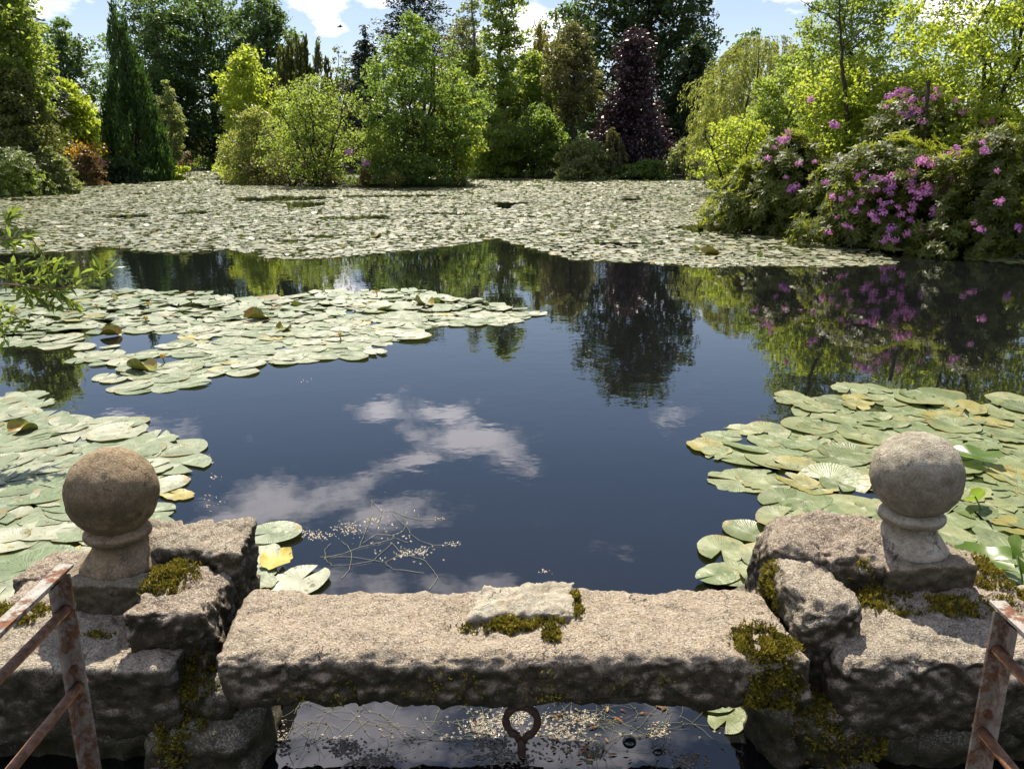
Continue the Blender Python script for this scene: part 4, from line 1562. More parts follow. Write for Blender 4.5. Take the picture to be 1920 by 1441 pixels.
T_('beech_tree', 'big dark beech at the right end of the left skyline group above the yew spires', 'tree', 500, -8, 88, 160, 'darker', 'broad', 'high', crown_from=.1, ncl=420, per=60, leafpx=6, cl=0.16, seed=14, nl=30, bark='bark_dark', r0=.5, group=BG, fill=0.62)
T_('bronze_shrub', 'bronze leaved round shrub at the back of the inlet', 'shrub', 372, 262, 104, 75, 'bronze', 'broad', 'dome', crown_from=.0, ncl=70, per=30, leafpx=5, cl=.25, seed=15, stems=3)
T_('bronze_shrub', 'dull green shrub in the inlet, left of the bronze one', 'shrub', 335, 266, 100, 55, 'olive', 'broad', 'dome', crown_from=.0, ncl=60, per=30, leafpx=5, cl=.25, seed=16, stems=3)
T_('green_shrub', 'low green shrub at the water\'s end of the inlet', 'shrub', 390, 288, 97, 70, 'light', 'broad', 'dome', crown_from=.0, ncl=60, per=34, leafpx=5, cl=.25, seed=17, stems=3)
T_('salmon_azalea', 'small salmon flowering azalea in the inlet behind the stone lantern', 'shrub', 350, 286, 97, 34, 'salmon', 'broad', 'dome', crown_from=.0, ncl=30, per=24, leafpx=4, cl=.3, seed=117, stems=3)
T_('bright_shrub', 'bright yellow green shrub beside the stone lantern', 'shrub', 342, 304, 52.5, 42, 'lime', 'broad', 'dome', crown_from=.0, ncl=50, per=50, leafpx=5, cl=.28, seed=18, stems=4)
# far wood closing the view between the trunks
rs = np.random.RandomState(77)
fwp = np.c_[rs.uniform(-110, 110, 26000), rs.uniform(112, 135, 26000), rs.rand(26000) ** 1.0]
fh = 5.2 + 1.6 * fbm(np.c_[fwp[:, 0] * .12, fwp[:, 1] * .1, fwp[:, 0] * 0], 3)
fwp[:, 2] *= fh
V = quads_leaf(fwp + [0, 0, .9], unit(rs.normal(0, 1, (26000, 3))), unit(rs.normal(0, 1, (26000, 3)) + [0, -.5, .5]), rs.uniform(.5, 1.1, 26000), rs.uniform(.4, .8, 26000), rs)
tag(link('far_wood', mesh_np('far_wood', V.reshape(-1, 3), np.arange(len(V) * 4).reshape(-1, 4), M['darker'], rs.rand(26000) * .6)), 'dark far wood closing the view behind all the garden trees', 'wood', kind='stuff')

# behind the island
T_('lime_tree', 'bright lime green tree behind the left end of the island', 'tree', 470, 78, 59, 128, 'lime', 'broad', 'egg', crown_from=.02, ncl=340, per=56, leafpx=6.5, cl=.24, seed=20, pxm=200, fill=0.6, lump=0.45)
for k, (px, tp, w, d_) in enumerate(((532, 84, 26, 78), (549, 66, 28, 79), (566, 56, 28, 77), (580, 70, 26, 78), (602, 78, 28, 75), (618, 104, 22, 77))):
    T_('yew_spire', ['leftmost dark yew spire rising behind the willow bush', 'second yew spire from the left, just short of the tallest', 'tallest yew spire of the group under the clouds', 'slim yew spire right of the tallest one', 'separate yew spire right of the main group', 'shortest yew spire at the right end of the group'][k],
       'tree', px, tp, d_, w * 1.25, 'yew', 'upright', 'spire', crown_from=.0, ncl=110, per=40, leafpx=6, cl=.42, lump=.1, seed=30 + k, bark='bark_dark', group='upright yew spires')
T_('thin_tree', 'thin sparse sapling with few leaves against the clouds right of the yew spires', 'tree', 640, 70, 66, 46, 'olive', 'broad', 'column', crown_from=.35, ncl=40, per=16, leafpx=5, cl=.28, seed=36, nl=20, r0=.09)
T_('fir_tree', 'dark open topped fir behind the island tree with sparse upper branches', 'tree', 690, 36, 72, 135, 'blue', 'conifer', 'cone', crown_from=.1, ncl=330, per=50, leafpx=6, cl=0.22, seed=37, nl=40, bark='bark_dark')
T_('cedar_tree', 'flat layered dark cedar showing above the island tree at the top edge', 'tree', 778, -42, 84, 130, 'blue', 'layer', 'high', crown_from=.35, ncl=220, per=80, leafpx=6, cl=.24, seed=38, nl=40, bark='bark_dark')
T_('olive_tree', 'olive toned tree behind the island tree\'s right shoulder', 'tree', 868, 28, 70, 120, 'olive', 'broad', 'egg', crown_from=.2, ncl=300, per=40, leafpx=5.5, cl=.24, seed=39)
T_('birch_tree', 'thin airy birch reaching the top edge left of the tall redwood', 'tree', 880, -50, 68, 70, 'greygreen', 'broad', 'egg', crown_from=.35, ncl=150, per=26, leafpx=5, cl=.26, seed=40, bark='birch', nl=24)
# island
T_('willow_bush', 'rounded yellow green willow bush at the left end of the island', 'shrub', 478, 196, 47.5, 140, 'willow', 'broad', 'dome', crown_from=.0, ncl=300, per=62, leafpx=4.6, cl=.2, lump=0.25, seed=41, stems=7, nl=16, tone=0.65)
T_('willow_bush', 'open branched pale willow bush in front of the island leaning over the water', 'shrub', 590, 140, 43.5, 200, 'light', 'broad', 'round', crown_from=.02, ncl=330, per=46, leafpx=4.6, cl=0.14, lump=0.55, seed=42, stems=8, nl=70, bark='bark_dark', spread=.6, r0=.07, limb_r=.5, tone=0.65)
T_('alder_tree', 'big mid green multi stemmed alder in the middle of the island', 'tree', 778, 22, 44.5, 205, 'mid', 'broad', 'egg', crown_from=.04, ncl=560, per=46, leafpx=6, cl=0.13, lump=0.5, seed=43, stems=6, nl=60, bark='bark_dark', spread=.35, r0=.11, tone=0.7)
T_('alder_bush', 'light yellow green bush on the right end of the island below the redwood', 'shrub', 845, 120, 46.5, 120, 'lime', 'broad', 'egg', crown_from=.0, ncl=300, per=46, leafpx=5.5, cl=0.17, lump=0.5, seed=44, stems=5, nl=30, tone=0.4)
T_('laurel_shrub', 'pale leaved laurel at the foot of the alder between the two willows', 'shrub', 712, 252, 42.8, 90, 'light', 'layer', 'dome', crown_from=.0, ncl=90, per=40, leafpx=7, cl=.26, seed=45, stems=4)
T_('island_undergrowth', 'dark undergrowth along the front of the island under the alder', 'shrub', 770, 290, 42.0, 190, 'mid', 'broad', 'dome', crown_from=.0, ncl=130, per=46, leafpx=5.5, cl=.14, seed=46, stems=6, ysq=.35, tone=.3)
T_('island_undergrowth', 'dark twiggy undergrowth below the open branched willow bush', 'shrub', 545, 285, 44.8, 200, 'olive', 'broad', 'dome', crown_from=.0, ncl=130, per=40, leafpx=5, cl=.14, seed=47, stems=10, ysq=.3, tone=.3, nl=30)
# far right shore
T_('redwood_tree', 'tall narrow light green redwood with a straight trunk in the centre of the far shore', 'tree', 944, -62, 61, 104, 'light', 'broad', 'column', crown_from=.10, ncl=340, per=40, leafpx=6.5, cl=0.22, lump=.3, seed=50, r0=.30, nl=60, fill=0.8, bark='bark_dark')
T_('shore_thicket', 'green thicket on the far shore below the redwood', 'shrub', 925, 205, 57, 130, 'light', 'broad', 'dome', crown_from=.0, ncl=220, per=46, leafpx=6.5, cl=.2, seed=51, stems=5, tone=0.4)
T_('shore_thicket', 'darker green thicket on the far shore right of the redwood', 'shrub', 1005, 200, 58, 140, 'mid', 'broad', 'dome', crown_from=.0, ncl=170, per=46, leafpx=6.5, cl=.2, seed=52, stems=5, tone=0.5)
T_('gold_conifer', 'golden topped slender conifer right of the redwood', 'tree', 1012, 44, 66, 52, 'gold', 'upright', 'column', crown_from=.2, ncl=90, per=40, leafpx=6, cl=.4, seed=53)
T_('gold_conifer', 'thin wispy grey topped conifer beside the golden one', 'tree', 1040, 22, 69, 36, 'olive', 'upright', 'cone', crown_from=.2, ncl=70, per=26, leafpx=5, cl=.4, seed=54)
T_('light_tree', 'light green tree filling the gap between redwood and the brown leaved tree', 'tree', 1000, 95, 63, 120, 'light', 'broad', 'egg', crown_from=.05, ncl=330, per=44, leafpx=6.5, cl=.24, seed=55)
T_('brown_tree', 'brownish green tree with a bare lower trunk left of the purple beech', 'tree', 1074, 36, 56.5, 100, 'olive', 'broad', 'egg', crown_from=0.34, ncl=300, per=50, leafpx=5.5, cl=.24, lump=0.6, seed=56, bark='bark_dark', r0=.17, nl=40, tone=.35)
T_('purple_beech', 'dark purple leaved beech standing on the far shore', 'tree', 1188, 54, 57.5, 185, 'purple', 'broad', 'ragged', crown_from=.02, ncl=460, per=50, leafpx=6, cl=.20, lump=0.5, seed=57, bark='bark_dark', r0=.2, fill=.5)
T_('great_tree', 'very large dark broadleaf tree behind the purple beech rising past the top edge', 'tree', 1210, -175, 74, 285, 'dark', 'broad', 'high', crown_from=.06, ncl=900, per=50, leafpx=7.5, cl=.13, lump=.22, seed=58, bark='bark_dark', r0=.6, nl=50, tone=.55, fill=0.6)
T_('broadleaf_tree', 'dark leafy tree filling the skyline between the redwood and the great tree', 'tree', 1062, 8, 82, 150, 'darker', 'broad', 'round', crown_from=.05, ncl=330, per=50, leafpx=6, cl=.18, lump=.45, seed=90, fill=.6, bark='bark_dark', group=BG)
T_('broadleaf_tree', 'green leafy tree behind the gap between fir and yew spires', 'tree', 655, 128, 80, 120, 'darker', 'broad', 'round', crown_from=.02, ncl=200, per=44, leafpx=6, cl=.2, lump=.4, seed=91, fill=.6, bark='bark_dark', group=BG)
T_('broadleaf_tree', 'pale green tree behind the right shoulder of the island trees', 'tree', 890, 90, 66, 90, 'light', 'broad', 'egg', crown_from=.02, ncl=200, per=44, leafpx=6, cl=.2, lump=.4, seed=92, fill=.6, group=BG)
T_('dark_conifer', 'dark drooping conifer right of the purple beech with a black hollow beneath it', 'tree', 1300, 60, 63, 175, 'dark', 'conifer', 'cone', crown_from=.12, ncl=480, per=50, leafpx=7, cl=.22, seed=59, bark='bark_dark', tone=.35)
T_('light_bush', 'pale leafy bush at the foot of the brown leaved tree', 'shrub', 1092, 262, 53.8, 100, 'greygreen', 'broad', 'dome', crown_from=.0, ncl=110, per=60, leafpx=6, cl=.26, seed=60, stems=5)
T_('weeping_conifer', 'small weeping green conifer in front of the purple beech', 'tree', 1150, 236, 54.5, 44, 'olive', 'weep', 'cone', crown_from=.25, ncl=60, per=46, leafpx=5, cl=.5, seed=61, tone=.3)
T_('low_shrub', 'low blue green shrub mat on the far shore under the purple beech', 'shrub', 1208, 303, 53.6, 100, 'mid', 'broad', 'dome', crown_from=.0, ncl=100, per=50, leafpx=5, cl=.2, seed=62, stems=4, ysq=.5)
T_('low_shrub', 'narrow leaved grey green shrub at the right end of the far shore', 'shrub', 1288, 262, 54.2, 78, 'greygreen', 'broad', 'dome', crown_from=.15, ncl=100, per=46, leafpx=5.5, cl=.28, seed=63, stems=4, tone=.2)
T_('low_shrub', 'dark shrub mass behind the light bush and the weeping conifer', 'shrub', 1160, 268, 57, 190, 'dark', 'broad', 'dome', crown_from=.0, ncl=150, per=40, leafpx=6, cl=.16, seed=64, stems=5, ysq=.3)
# right bank
T_('round_tree', 'distant dark round topped tree over the weeping willow', 'tree', 1400, 56, 88, 110, 'darker', 'broad', 'round', crown_from=.1, ncl=150, per=36, leafpx=6, cl=.2, seed=65)
T_('weeping_willow', 'weeping willow with hanging yellow green curtains on the right bank', 'tree', 1425, 60, 36, 260, 'willow', 'weep', 'round', crown_from=0.25, ncl=620, per=84, leafpx=4.6, cl=0.13, lump=.25, seed=66, stems=3, nl=30, tone=0.65, fill=.35)
T_('sallow_tree', 'lime green sallow with crooked dark branches at the tip of the right bank', 'tree', 1390, 214, 24.2, 165, 'lime', 'broad', 'round', crown_from=.25, ncl=150, per=50, leafpx=6, cl=0.16, lump=0.55, seed=67, stems=5, nl=60, bark='bark_dark', spread=.6, r0=.06, limb_r=.5, tone=0.55)
T_('birch_tree', 'tall airy birch rising past the top edge on the right bank', 'tree', 1590, -150, 22, 250, 'light', 'broad', 'high', crown_from=.22, ncl=520, per=44, leafpx=6.5, cl=.13, lump=.4, seed=68, stems=2, nl=60, bark='bark_dark', spread=.15, r0=.055, tone=.5, fill=0.7)
T_('willow_tree', 'willow thicket between the weeping willow and the tall birch', 'tree', 1500, 92, 26, 190, 'light', 'broad', 'round', crown_from=.2, ncl=420, per=70, leafpx=6, cl=0.14, lump=.3, seed=69, stems=3, nl=30, tone=.6)
T_('sunny_thicket', 'sunlit light green sallow thicket behind the rhododendron flowers', 'tree', 1600, 110, 20.5, 280, 'lime', 'broad', 'round', crown_from=.1, ncl=640, per=56, leafpx=6.5, cl=.15, lump=0.5, seed=70, stems=5, nl=40, bark='bark_dark', r0=.06, tone=0.3, fill=0.6)
T_('alder_tree', 'large leafy sallow filling the top right corner of the right bank', 'tree', 1880, -130, 18.5, 430, 'lime', 'broad', 'round', crown_from=.06, ncl=900, per=56, leafpx=7.5, cl=.115, lump=0.4, seed=71, stems=5, nl=60, bark='bark_dark', spread=.4, r0=.08, tone=0.5, fill=0.65)
T_('far_round_tree', 'rounded dark tree seen in the gap between birch and right corner sallow', 'tree', 1722, 84, 52, 90, 'mid', 'broad', 'round', crown_from=.1, ncl=110, per=40, leafpx=6, cl=.22, seed=72)
T_('back_thicket', 'shaded evergreen thicket filling the right bank behind the rhododendrons', 'shrub', 1790, 200, 19, 420, 'mid', 'broad', 'dome', crown_from=.0, ncl=420, per=56, leafpx=8, cl=.13, seed=73, stems=6, ysq=.3)

# rhododendron bank with its flower trusses
def truss_mesh(seed, mat):
    rs_ = np.random.RandomState(seed)
    n = 34
    a, b = rs_.rand(n) * 2 * PI, rs_.rand(n) ** .6 * 1.35
    Nn = np.c_[np.sin(b) * np.cos(a), np.sin(b) * np.sin(a), np.cos(b)]
    V_ = quads_leaf(Nn * rs_.uniform(.04, .10, (n, 1)) * np.array([1.25, 1, 1]), unit(np.cross(Nn, rs_.normal(0, 1, (n, 3)))), unit(Nn + rs_.normal(0, .45, (n, 3))), rs_.uniform(.035, .065, n), rs_.uniform(.03, .05, n), rs_)
    return mesh_np('flower_cluster', V_.reshape(-1, 3), np.arange(n * 4).reshape(-1, 4), mat, rs_.rand(n))


TR = [truss_mesh(k, M['pinkf']) for k in range(4)] + [truss_mesh(k + 9, M['purplef']) for k in range(2)]


def rhodo(label, px, top, d, width, fl, seed, ncl=260, per=77, leafpx=12, **kw):
    root, C, R, h = T_('rhododendron', label, 'shrub', px, top, d, width, 'rhodo', 'rosette', 'dome', crown_from=.0, ncl=int(ncl * 1.3), per=per, leafpx=leafpx, cl=.13, lump=.5, seed=seed, stems=6, bark='bark_dark', nl=20, group='rhododendrons on the right bank', **kw)
    rs_ = np.random.RandomState(seed)
    fl = fl + [(fx + rs_.uniform(-14, 14), fy + rs_.uniform(-7, 8)) for fx, fy in fl if rs_.rand() < .45]
    for (fx, fy) in fl:
        # flowers sit on the side of the bush that faces out over the pond
        r_ = ray(fx, fy)
        c0 = np.array(root.location)
        best = None
        for dist in np.linspace(d - R * 1.2, d + .2, 60):
            p_ = np.array(at_y(fx, fy, dist))
            q = (p_ - c0) / np.array([R, R * kw.get('ysq', 1.0), h])
            if q[2] > 0 and (q ** 2).sum() <= 1.0:
                best = p_
                break
        if best is None:
            best = np.array(at_y(fx, fy, d - R * .25 * kw.get('ysq', 1.0)))
        o = bpy.data.objects.new('flower_cluster', TR[rs_.randint(6) if rs_.rand() < .7 else rs_.randint(4)])
        COL.objects.link(o)
        o.parent = root
        o.location = best - c0 + np.array([0, -.10, .02])
        s_ = rs_.uniform(.48, .98) * max(.9, d / 14)
        o.scale = (s_, s_, s_)
        o.rotation_euler = (rad(50) + rs_.normal(0, .2), rs_.normal(0, .25), rs_.uniform(-.5, .5))
    return root


FL = [(1468, 262), (1475, 250), (1464, 270), (1457, 266), (1449, 281), (1437, 300),
      (1605, 331), (1617, 326), (1632, 338), (1640, 342), (1648, 341), (1658, 340), (1666, 338), (1668, 350), (1612, 357), (1622, 357), (1630, 360), (1590, 366), (1574, 375), (1555, 374), (1538, 373), (1495, 311), (1524, 307), (1470, 336),
      (1565, 410), (1513, 427), (1480, 430), (1598, 397), (1650, 385), (1666, 382), (1652, 402), (1630, 405), (1636, 417), (1640, 418), (1677, 392), (1706, 388), (1686, 405), (1700, 414), (1666, 430), (1697, 440), (1652, 453), (1670, 453),
      (1724, 307), (1732, 303), (1745, 300), (1760, 303), (1772, 296), (1780, 290), (1786, 282), (1752, 309), (1730, 355), (1748, 356), (1760, 362), (1716, 366), (1742, 366), (1730, 365), (1716, 374), (1748, 393), (1744, 397), (1760, 410),
      (1722, 433), (1735, 450), (1740, 444), (1752, 449), (1763, 446), (1788, 450), (1780, 345), (1812, 311), (1827, 431), (1820, 420), (1834, 272), (1838, 282), (1842, 290), (1868, 378), (1862, 324), (1900, 427), (1790, 388), (1805, 405),
      (1490, 352), (1520, 340), (1505, 395), (1550, 440), (1590, 430), (1610, 380), (1700, 350), (1705, 330), (1665, 365), (1545, 345)]
FU = [(1520, 193), (1662, 186), (1680, 176), (1699, 174), (1684, 184), (1683, 196), (1658, 204), (1703, 192), (1684, 217), (1697, 219), (1707, 209), (1715, 216), (1729, 190), (1757, 182), (1788, 193), (1796, 216), (1724, 234), (1563, 240), (1843, 235), (1750, 172)]
rhodo('broad rhododendron covered in pink trusses hanging over the water on the right bank', 1690, 262, 15.6, 300, [f for f in FL if 1545 <= f[0] <= 1812], 81, ncl=420, ysq=.75)
rhodo('rhododendron with few pink trusses beside the crooked sallow', 1480, 255, 18.3, 225, [f for f in FL if f[0] < 1545], 82, ncl=300)
rhodo('low leafy rhododendron without trusses filling the gap between its flowering neighbours', 1575, 305, 16.9, 150, [], 85, ncl=160)
rhodo('dark rhododendron at the right edge with sparse pink trusses', 1875, 230, 14.4, 230, [f for f in FL if f[0] > 1812], 83, ncl=300)
rhodo('taller rhododendron behind the others with a cluster of mauve trusses near the snag', 1720, 172, 18.0, 250, FU, 84, ncl=230)

# snag
x, y, z = at_y(1741, 150, 17.2)
sn = MB()
g0 = gz(x, y)
sn.tube([(x + .02, y, g0 - .1), (x + .06, y, g0 + (z - g0) * .5), (x, y, z)], [.07, .055, .04], 8)
o = sn.build('dead_snag', M['bark_dark'])
tag(o, 'broken dead trunk standing up among the mauve rhododendron flowers', 'snag')

# bare twigs of the sallow trailing over the carpet
tw = empty('bare_branches', (*at_y(1400, 400, 23)[:2], 0))
tag(tw, 'bare crooked twigs trailing over the lily carpet from the tip of the right bank', 'branches')
rs = np.random.RandomState(5)


def px_branch(pts, d, r, parent, mat, dd=0.0, name='branch'):
    mb = MB()
    P = [np.array(at_y(px, py, d + dd * i)) - np.array(parent.location) for i, (px, py) in enumerate(pts)]
    # resample with a little wobble
    Q, Rr = [], []
    for i in range(len(P) - 1):
        for k in range(4):
            u = k / 4
            Q.append(P[i] * (1 - u) + P[i + 1] * u + rs.normal(0, .012, 3) * (i + k > 0))
    Q.append(P[-1])
    n_ = len(Q)
    Rr = [r * (1 - .85 * i / (n_ - 1)) for i in range(n_)]
    mb.tube(Q, Rr, 6)
    return mb.build(name, M[mat], parent)


for pts, r in (([(1402, 368), (1370, 360), (1345, 350), (1332, 330)], .05), ([(1404, 364), (1405, 330), (1390, 295), (1386, 262)], .05), ([(1400, 366), (1375, 372), (1350, 358), (1330, 368)], .03), ([(1385, 390), (1362, 400), (1345, 396), (1322, 402)], .018),
               ([(1395, 385), (1375, 365), (1352, 388), (1316, 380)], .02), ([(1385, 392), (1355, 412), (1330, 415)], .014), ([(1375, 395), (1352, 385), (1338, 372), (1310, 366)], .012), ([(1402, 355), (1380, 338), (1350, 335)], .028),
               ([(1362, 398), (1348, 380), (1345, 366)], .01), ([(1345, 388), (1326, 392), (1306, 400)], .008), ([(1350, 390), (1338, 405), (1312, 412)], .008)):
    px_branch(pts, 22.6, r * .7, tw, 'bark_dark')
for pts, r in (([(1332, 318), (1318, 312), (1306, 298), (1296, 296)], .02), ([(1322, 314), (1308, 320), (1302, 330)], .012), ([(1318, 310), (1304, 312), (1300, 324)], .012), ([(1340, 340), (1325, 333), (1312, 338)], .012)):
    px_branch(pts, 27, r, tw, 'dead', name='dead_branch')

# crooked birch stem in front of the thicket
st = empty('slender_birch', (*at_y(1592, 300, 19.4)[:2], 0))
tag(st, 'slender dark birch stem bending up in front of the sunlit thicket on the right bank', 'tree')
for pts, r in (([(1588, 250), (1586, 190), (1580, 130), (1576, 80), (1575, 10), (1572, -60)], .055), ([(1576, 45), (1552, 28), (1520, 12), (1495, -2)], .022), ([(1582, 90), (1600, 70), (1640, 40), (1700, 8)], .018), ([(1626, 180), (1645, 150), (1652, 130)], .02)):
    px_branch(pts, 19.4, r, st, 'bark_dark', name='stem' if r > .05 else 'branch')

# tussocks of sedge on the island's edge
def tussock(px, py, hpx, wpx, label, seed, dry=False):
    rs_ = np.random.RandomState(seed)
    x, y, _ = at_z(px, py)
    s = mpp(y)
    Hh, Wh = hpx * s, wpx * s / 2
    n = 420
    a = rs_.rand(n) * 2 * PI
    rr_ = rs_.rand(n) * Wh * .35
    out_ = rs_.rand(n)
    b0 = np.c_[rr_ * np.cos(a), rr_ * np.sin(a), np.zeros(n)]
    tip = np.c_[(rr_ + Wh * out_) * np.cos(a), (rr_ + Wh * out_) * np.sin(a), Hh * (1 - .75 * out_ ** 2) * rs_.uniform(.7, 1, n)]
    mid = (b0 + tip) / 2 + np.c_[np.zeros(n), np.zeros(n), Hh * .28 * out_ + .05]
    w = np.cross(np.c_[np.cos(a), np.sin(a), a * 0], np.array([0, 0, 1.])) * .018
    V_ = np.stack([b0 - w, b0 + w, mid + w, mid - w, tip + w * .2, tip - w * .2], 1)
    q = np.arange(n) * 6
    F_ = np.concatenate([np.stack([q, q + 1, q + 2, q + 3], 1), np.stack([q + 3, q + 2, q + 4, q + 5], 1)])
    T2 = np.tile(rs_.rand(n), 2)
    o = link('sedge_tussock', mesh_np('sedge_tussock', V_.reshape(-1, 3), F_, M['bronze' if dry else 'grass'], T2), None, (x, y, .02))
    tag(o, label, 'grass tussock', 'sedge tussocks on the island edge')


tussock(686, 352, 34, 34, 'straw coloured sedge tussock, left one of the pair at the island edge', 1, True)
tussock(740, 354, 34, 56, 'wide green sedge tussock at the island edge below the alder', 2)
tussock(864, 352, 22, 40, 'low green tussock off the right end of the island', 3)
tussock(622, 352, 26, 40, 'small dark sedge tussock below the open branched willow bush', 4)

# flowers on the island
for (px, py, lb) in ((655, 286, 'upper mauve flower truss on the island bush'), (686, 308, 'lower mauve flower truss beside the sedge on the island')):
    x, y, z = at_y(px, py, 42.0)
    o = link('flower_truss', TR[5], None, (x, y, z))
    o.scale = (2.6, 2.6, 2.6)
    o.rotation_euler = (rad(60), 0, 0)
    tag(o, lb, 'flower', 'mauve flowers on the island')

# blossom on the golden azalea
rs = np.random.RandomState(3)
for nm, mt, (px, py), n_, sc_ in (('pink_blossom', 'salmon', (176, 304), 300, (.30, .2, .22)), ('golden_blossom', 'azalea', (160, 282), 700, (.55, .3, .20))):
    x, y, z = at_y(px, py, 46.4)
    Pz = rs.normal(0, 1, (n_, 3)) * np.array(sc_)
    V = quads_leaf(Pz, unit(rs.normal(0, 1, (n_, 3))), unit(rs.normal(0, 1, (n_, 3)) + [0, -.5, .5]), np.full(n_, .13), np.full(n_, .12), rs)
    o = link(nm, mesh_np(nm, V.reshape(-1, 3), np.arange(4 * n_).reshape(-1, 4), M[mt], rs.rand(n_)), AZ[0], tuple(np.array([x, y, z]) - np.array(AZ[0].location)))
    o['kind'] = 'stuff'

# small stone lantern on the left shore
x, y, _ = at_y(318, 320, 50.6)
zb = gz(x, y) - .05
ln = empty('stone_lantern', (x, y, zb))
tag(ln, 'small stone lantern with flat cap on the shore right of the cypress', 'lantern')
k_ = mpp(50.6)
b_ = MB()
b_.box((0, 0, k_ * 3), (k_ * 14, k_ * 12, k_ * 5))
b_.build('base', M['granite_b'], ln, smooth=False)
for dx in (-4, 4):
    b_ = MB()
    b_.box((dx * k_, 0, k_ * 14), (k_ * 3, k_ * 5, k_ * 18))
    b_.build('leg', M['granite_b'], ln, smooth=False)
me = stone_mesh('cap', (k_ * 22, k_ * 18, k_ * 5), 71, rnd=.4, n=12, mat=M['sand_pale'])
link('cap', me, ln, (0, 0, k_ * 25.5))

# bird in the sky
m, nt, out = new_mat('bird_m')
g = G(nt)
g.l(g.bsdf((.03, .03, .035), .7), out.inputs[0])
M['bird'] = m
x, y, z = at_y(637, 51, 40)
bd = empty('bird', (x, y, z), .3)
tag(bd, 'small dark bird flying below the white cloud above the yew spires', 'bird')
b_ = MB()
b_.tube([(-.16, 0, -.03), (-.08, 0, 0), (.03, 0, .01), (.11, 0, .03), (.15, 0, .03)], [.006, .03, .038, .022, .004], 8)
b_.build('body', M['bird'], bd)
for s_ in (-1, 1):
    v = [(.05, s_ * .02, .015), (.07, s_ * .14, .09), (-.02, s_ * .30, .05), (-.01, s_ * .14, .075), (-.05, s_ * .02, .01)]
    v += [(a, b, c - .008) for a, b, c in v]
    f = [[0, 1, 3, 4], [1, 2, 3], [5, 9, 8, 6], [6, 8, 7], [0, 5, 6, 1], [1, 6, 7, 2], [2, 7, 8, 3], [3, 8, 9, 4], [4, 9, 5, 0]]
    link('wing', mesh_np('wing', np.array(v), f, M['bird']), bd)

# ------------------------------------------------------------------ willow twigs, near left
M['twig'] = mat_bark('twig_m', (.22, .12, .07), (.36, .24, .14), 20)
wr = empty('willow_branch', (-4.9, 5.2, gz(-4.9, 5.2)))
tag(wr, 'leafy young willow branches reaching in from the left edge over the lily raft', 'branch')
LV, LT = [], []
rs = np.random.RandomState(12)


def twig(pts, d0, d1, r, nleaf, ll=.078, start=0.0, clust=0):
    P = [np.array(at_y(px, py, d0 + (d1 - d0) * i / (len(pts) - 1))) for i, (px, py) in enumerate(pts)]
    mb = MB()
    Q = []
    for i in range(len(P) - 1):
        for k in range(4):
            Q.append(P[i] * (1 - k / 4) + P[i + 1] * k / 4 + rs.normal(0, .003, 3))
    Q.append(P[-1])
    n_ = len(Q)
    mb.tube([q - np.array(wr.location) for q in Q], [r * (1 - .7 * i / (n_ - 1)) for i in range(n_)], 5)
    mb.build('twig', M['twig'], wr)
    Qa = np.array(Q)
    nleaf = int(nleaf * 2.0)
    for j in range(nleaf):
        u = start + (1 - start) * (j + rs.rand() * .5) / nleaf
        k = min(int(u * (n_ - 1)), n_ - 2)
        p_ = Qa[k] + (Qa[k + 1] - Qa[k]) * (u * (n_ - 1) - k)
        ax = unit((Qa[k + 1] - Qa[k])[None])[0]
        dr = unit((ax * .7 + rs.normal(0, .55, 3) + np.array([0, 0, .15]))[None])[0]
        L = ll * rs.uniform(.6, 1.2)
        nm = unit(np.cross(dr, rs.normal(0, 1, 3))[None] + np.array([[0, 0, .9]]))[0]
        sd_ = np.cross(nm, dr)
        sd_ /= np.linalg.norm(sd_)
        nm = np.cross(dr, sd_)
        # six-point lanceolate leaf, arched
        prof = [(0, .0), (.25, .13), (.55, .145), (.8, .08), (1, 0)]
        rows = []
        for (t_, w_) in prof:
            c_ = p_ + dr * L * t_ - nm * L * .28 * t_ * t_
            rows += [c_ - sd_ * L * w_ + nm * L * w_ * .35, c_, c_ + sd_ * L * w_ + nm * L * w_ * .35]
        LV.append(rows)
        LT.append(rs.rand())


twig([(-260, 505), (-60, 448), (10, 448), (60, 446), (95, 500)], 4.7, 5.1, .008, 26)
twig([(-250, 520), (-60, 500), (20, 503), (70, 498), (130, 490)], 4.6, 5.0, .007, 30, start=.45)
twig([(-250, 560), (-50, 535), (20, 532), (80, 545), (145, 535), (185, 520), (212, 502)], 4.5, 5.0, .006, 20, start=.35)
twig([(20, 532), (60, 520), (100, 515), (128, 492)], 4.7, 4.9, .004, 22)
twig([(30, 532), (55, 550), (85, 570), (110, 580)], 4.7, 4.8, .004, 18)
twig([(60, 535), (95, 545), (120, 555), (145, 575)], 4.8, 4.9, .004, 18)
twig([(185, 525), (190, 512), (180, 500)], 4.95, 4.95, .0025, 4, ll=.11, start=.3)
twig([(-160, 440), (-30, 430), (10, 420), (22, 400)], 4.9, 5.0, .006, 10, ll=.10, start=.6)
twig([(-200, 470), (-40, 462), (8, 455), (30, 460)], 4.9, 5.0, .005, 16, start=.5)
twig([(-250, 600), (-60, 580), (0, 578), (30, 590), (42, 610)], 4.3, 4.6, .006, 14, start=.4)
twig([(-250, 660), (-60, 610), (0, 600), (10, 640)], 4.2, 4.5, .005, 12, start=.5)
twig([(10, 500), (20, 525), (30, 540), (62, 560)], 4.7, 4.8, .003, 16)
twig([(60, 498), (90, 510), (120, 520), (150, 528)], 4.9, 4.9, .003, 14)
for j in range(len(LV)):
    pass
rows = np.array(LV).reshape(-1, 15, 3)
fq = np.array([[3 * i + j, 3 * i + j + 1, 3 * i + j + 4, 3 * i + j + 3] for i in range(4) for j in range(2)])
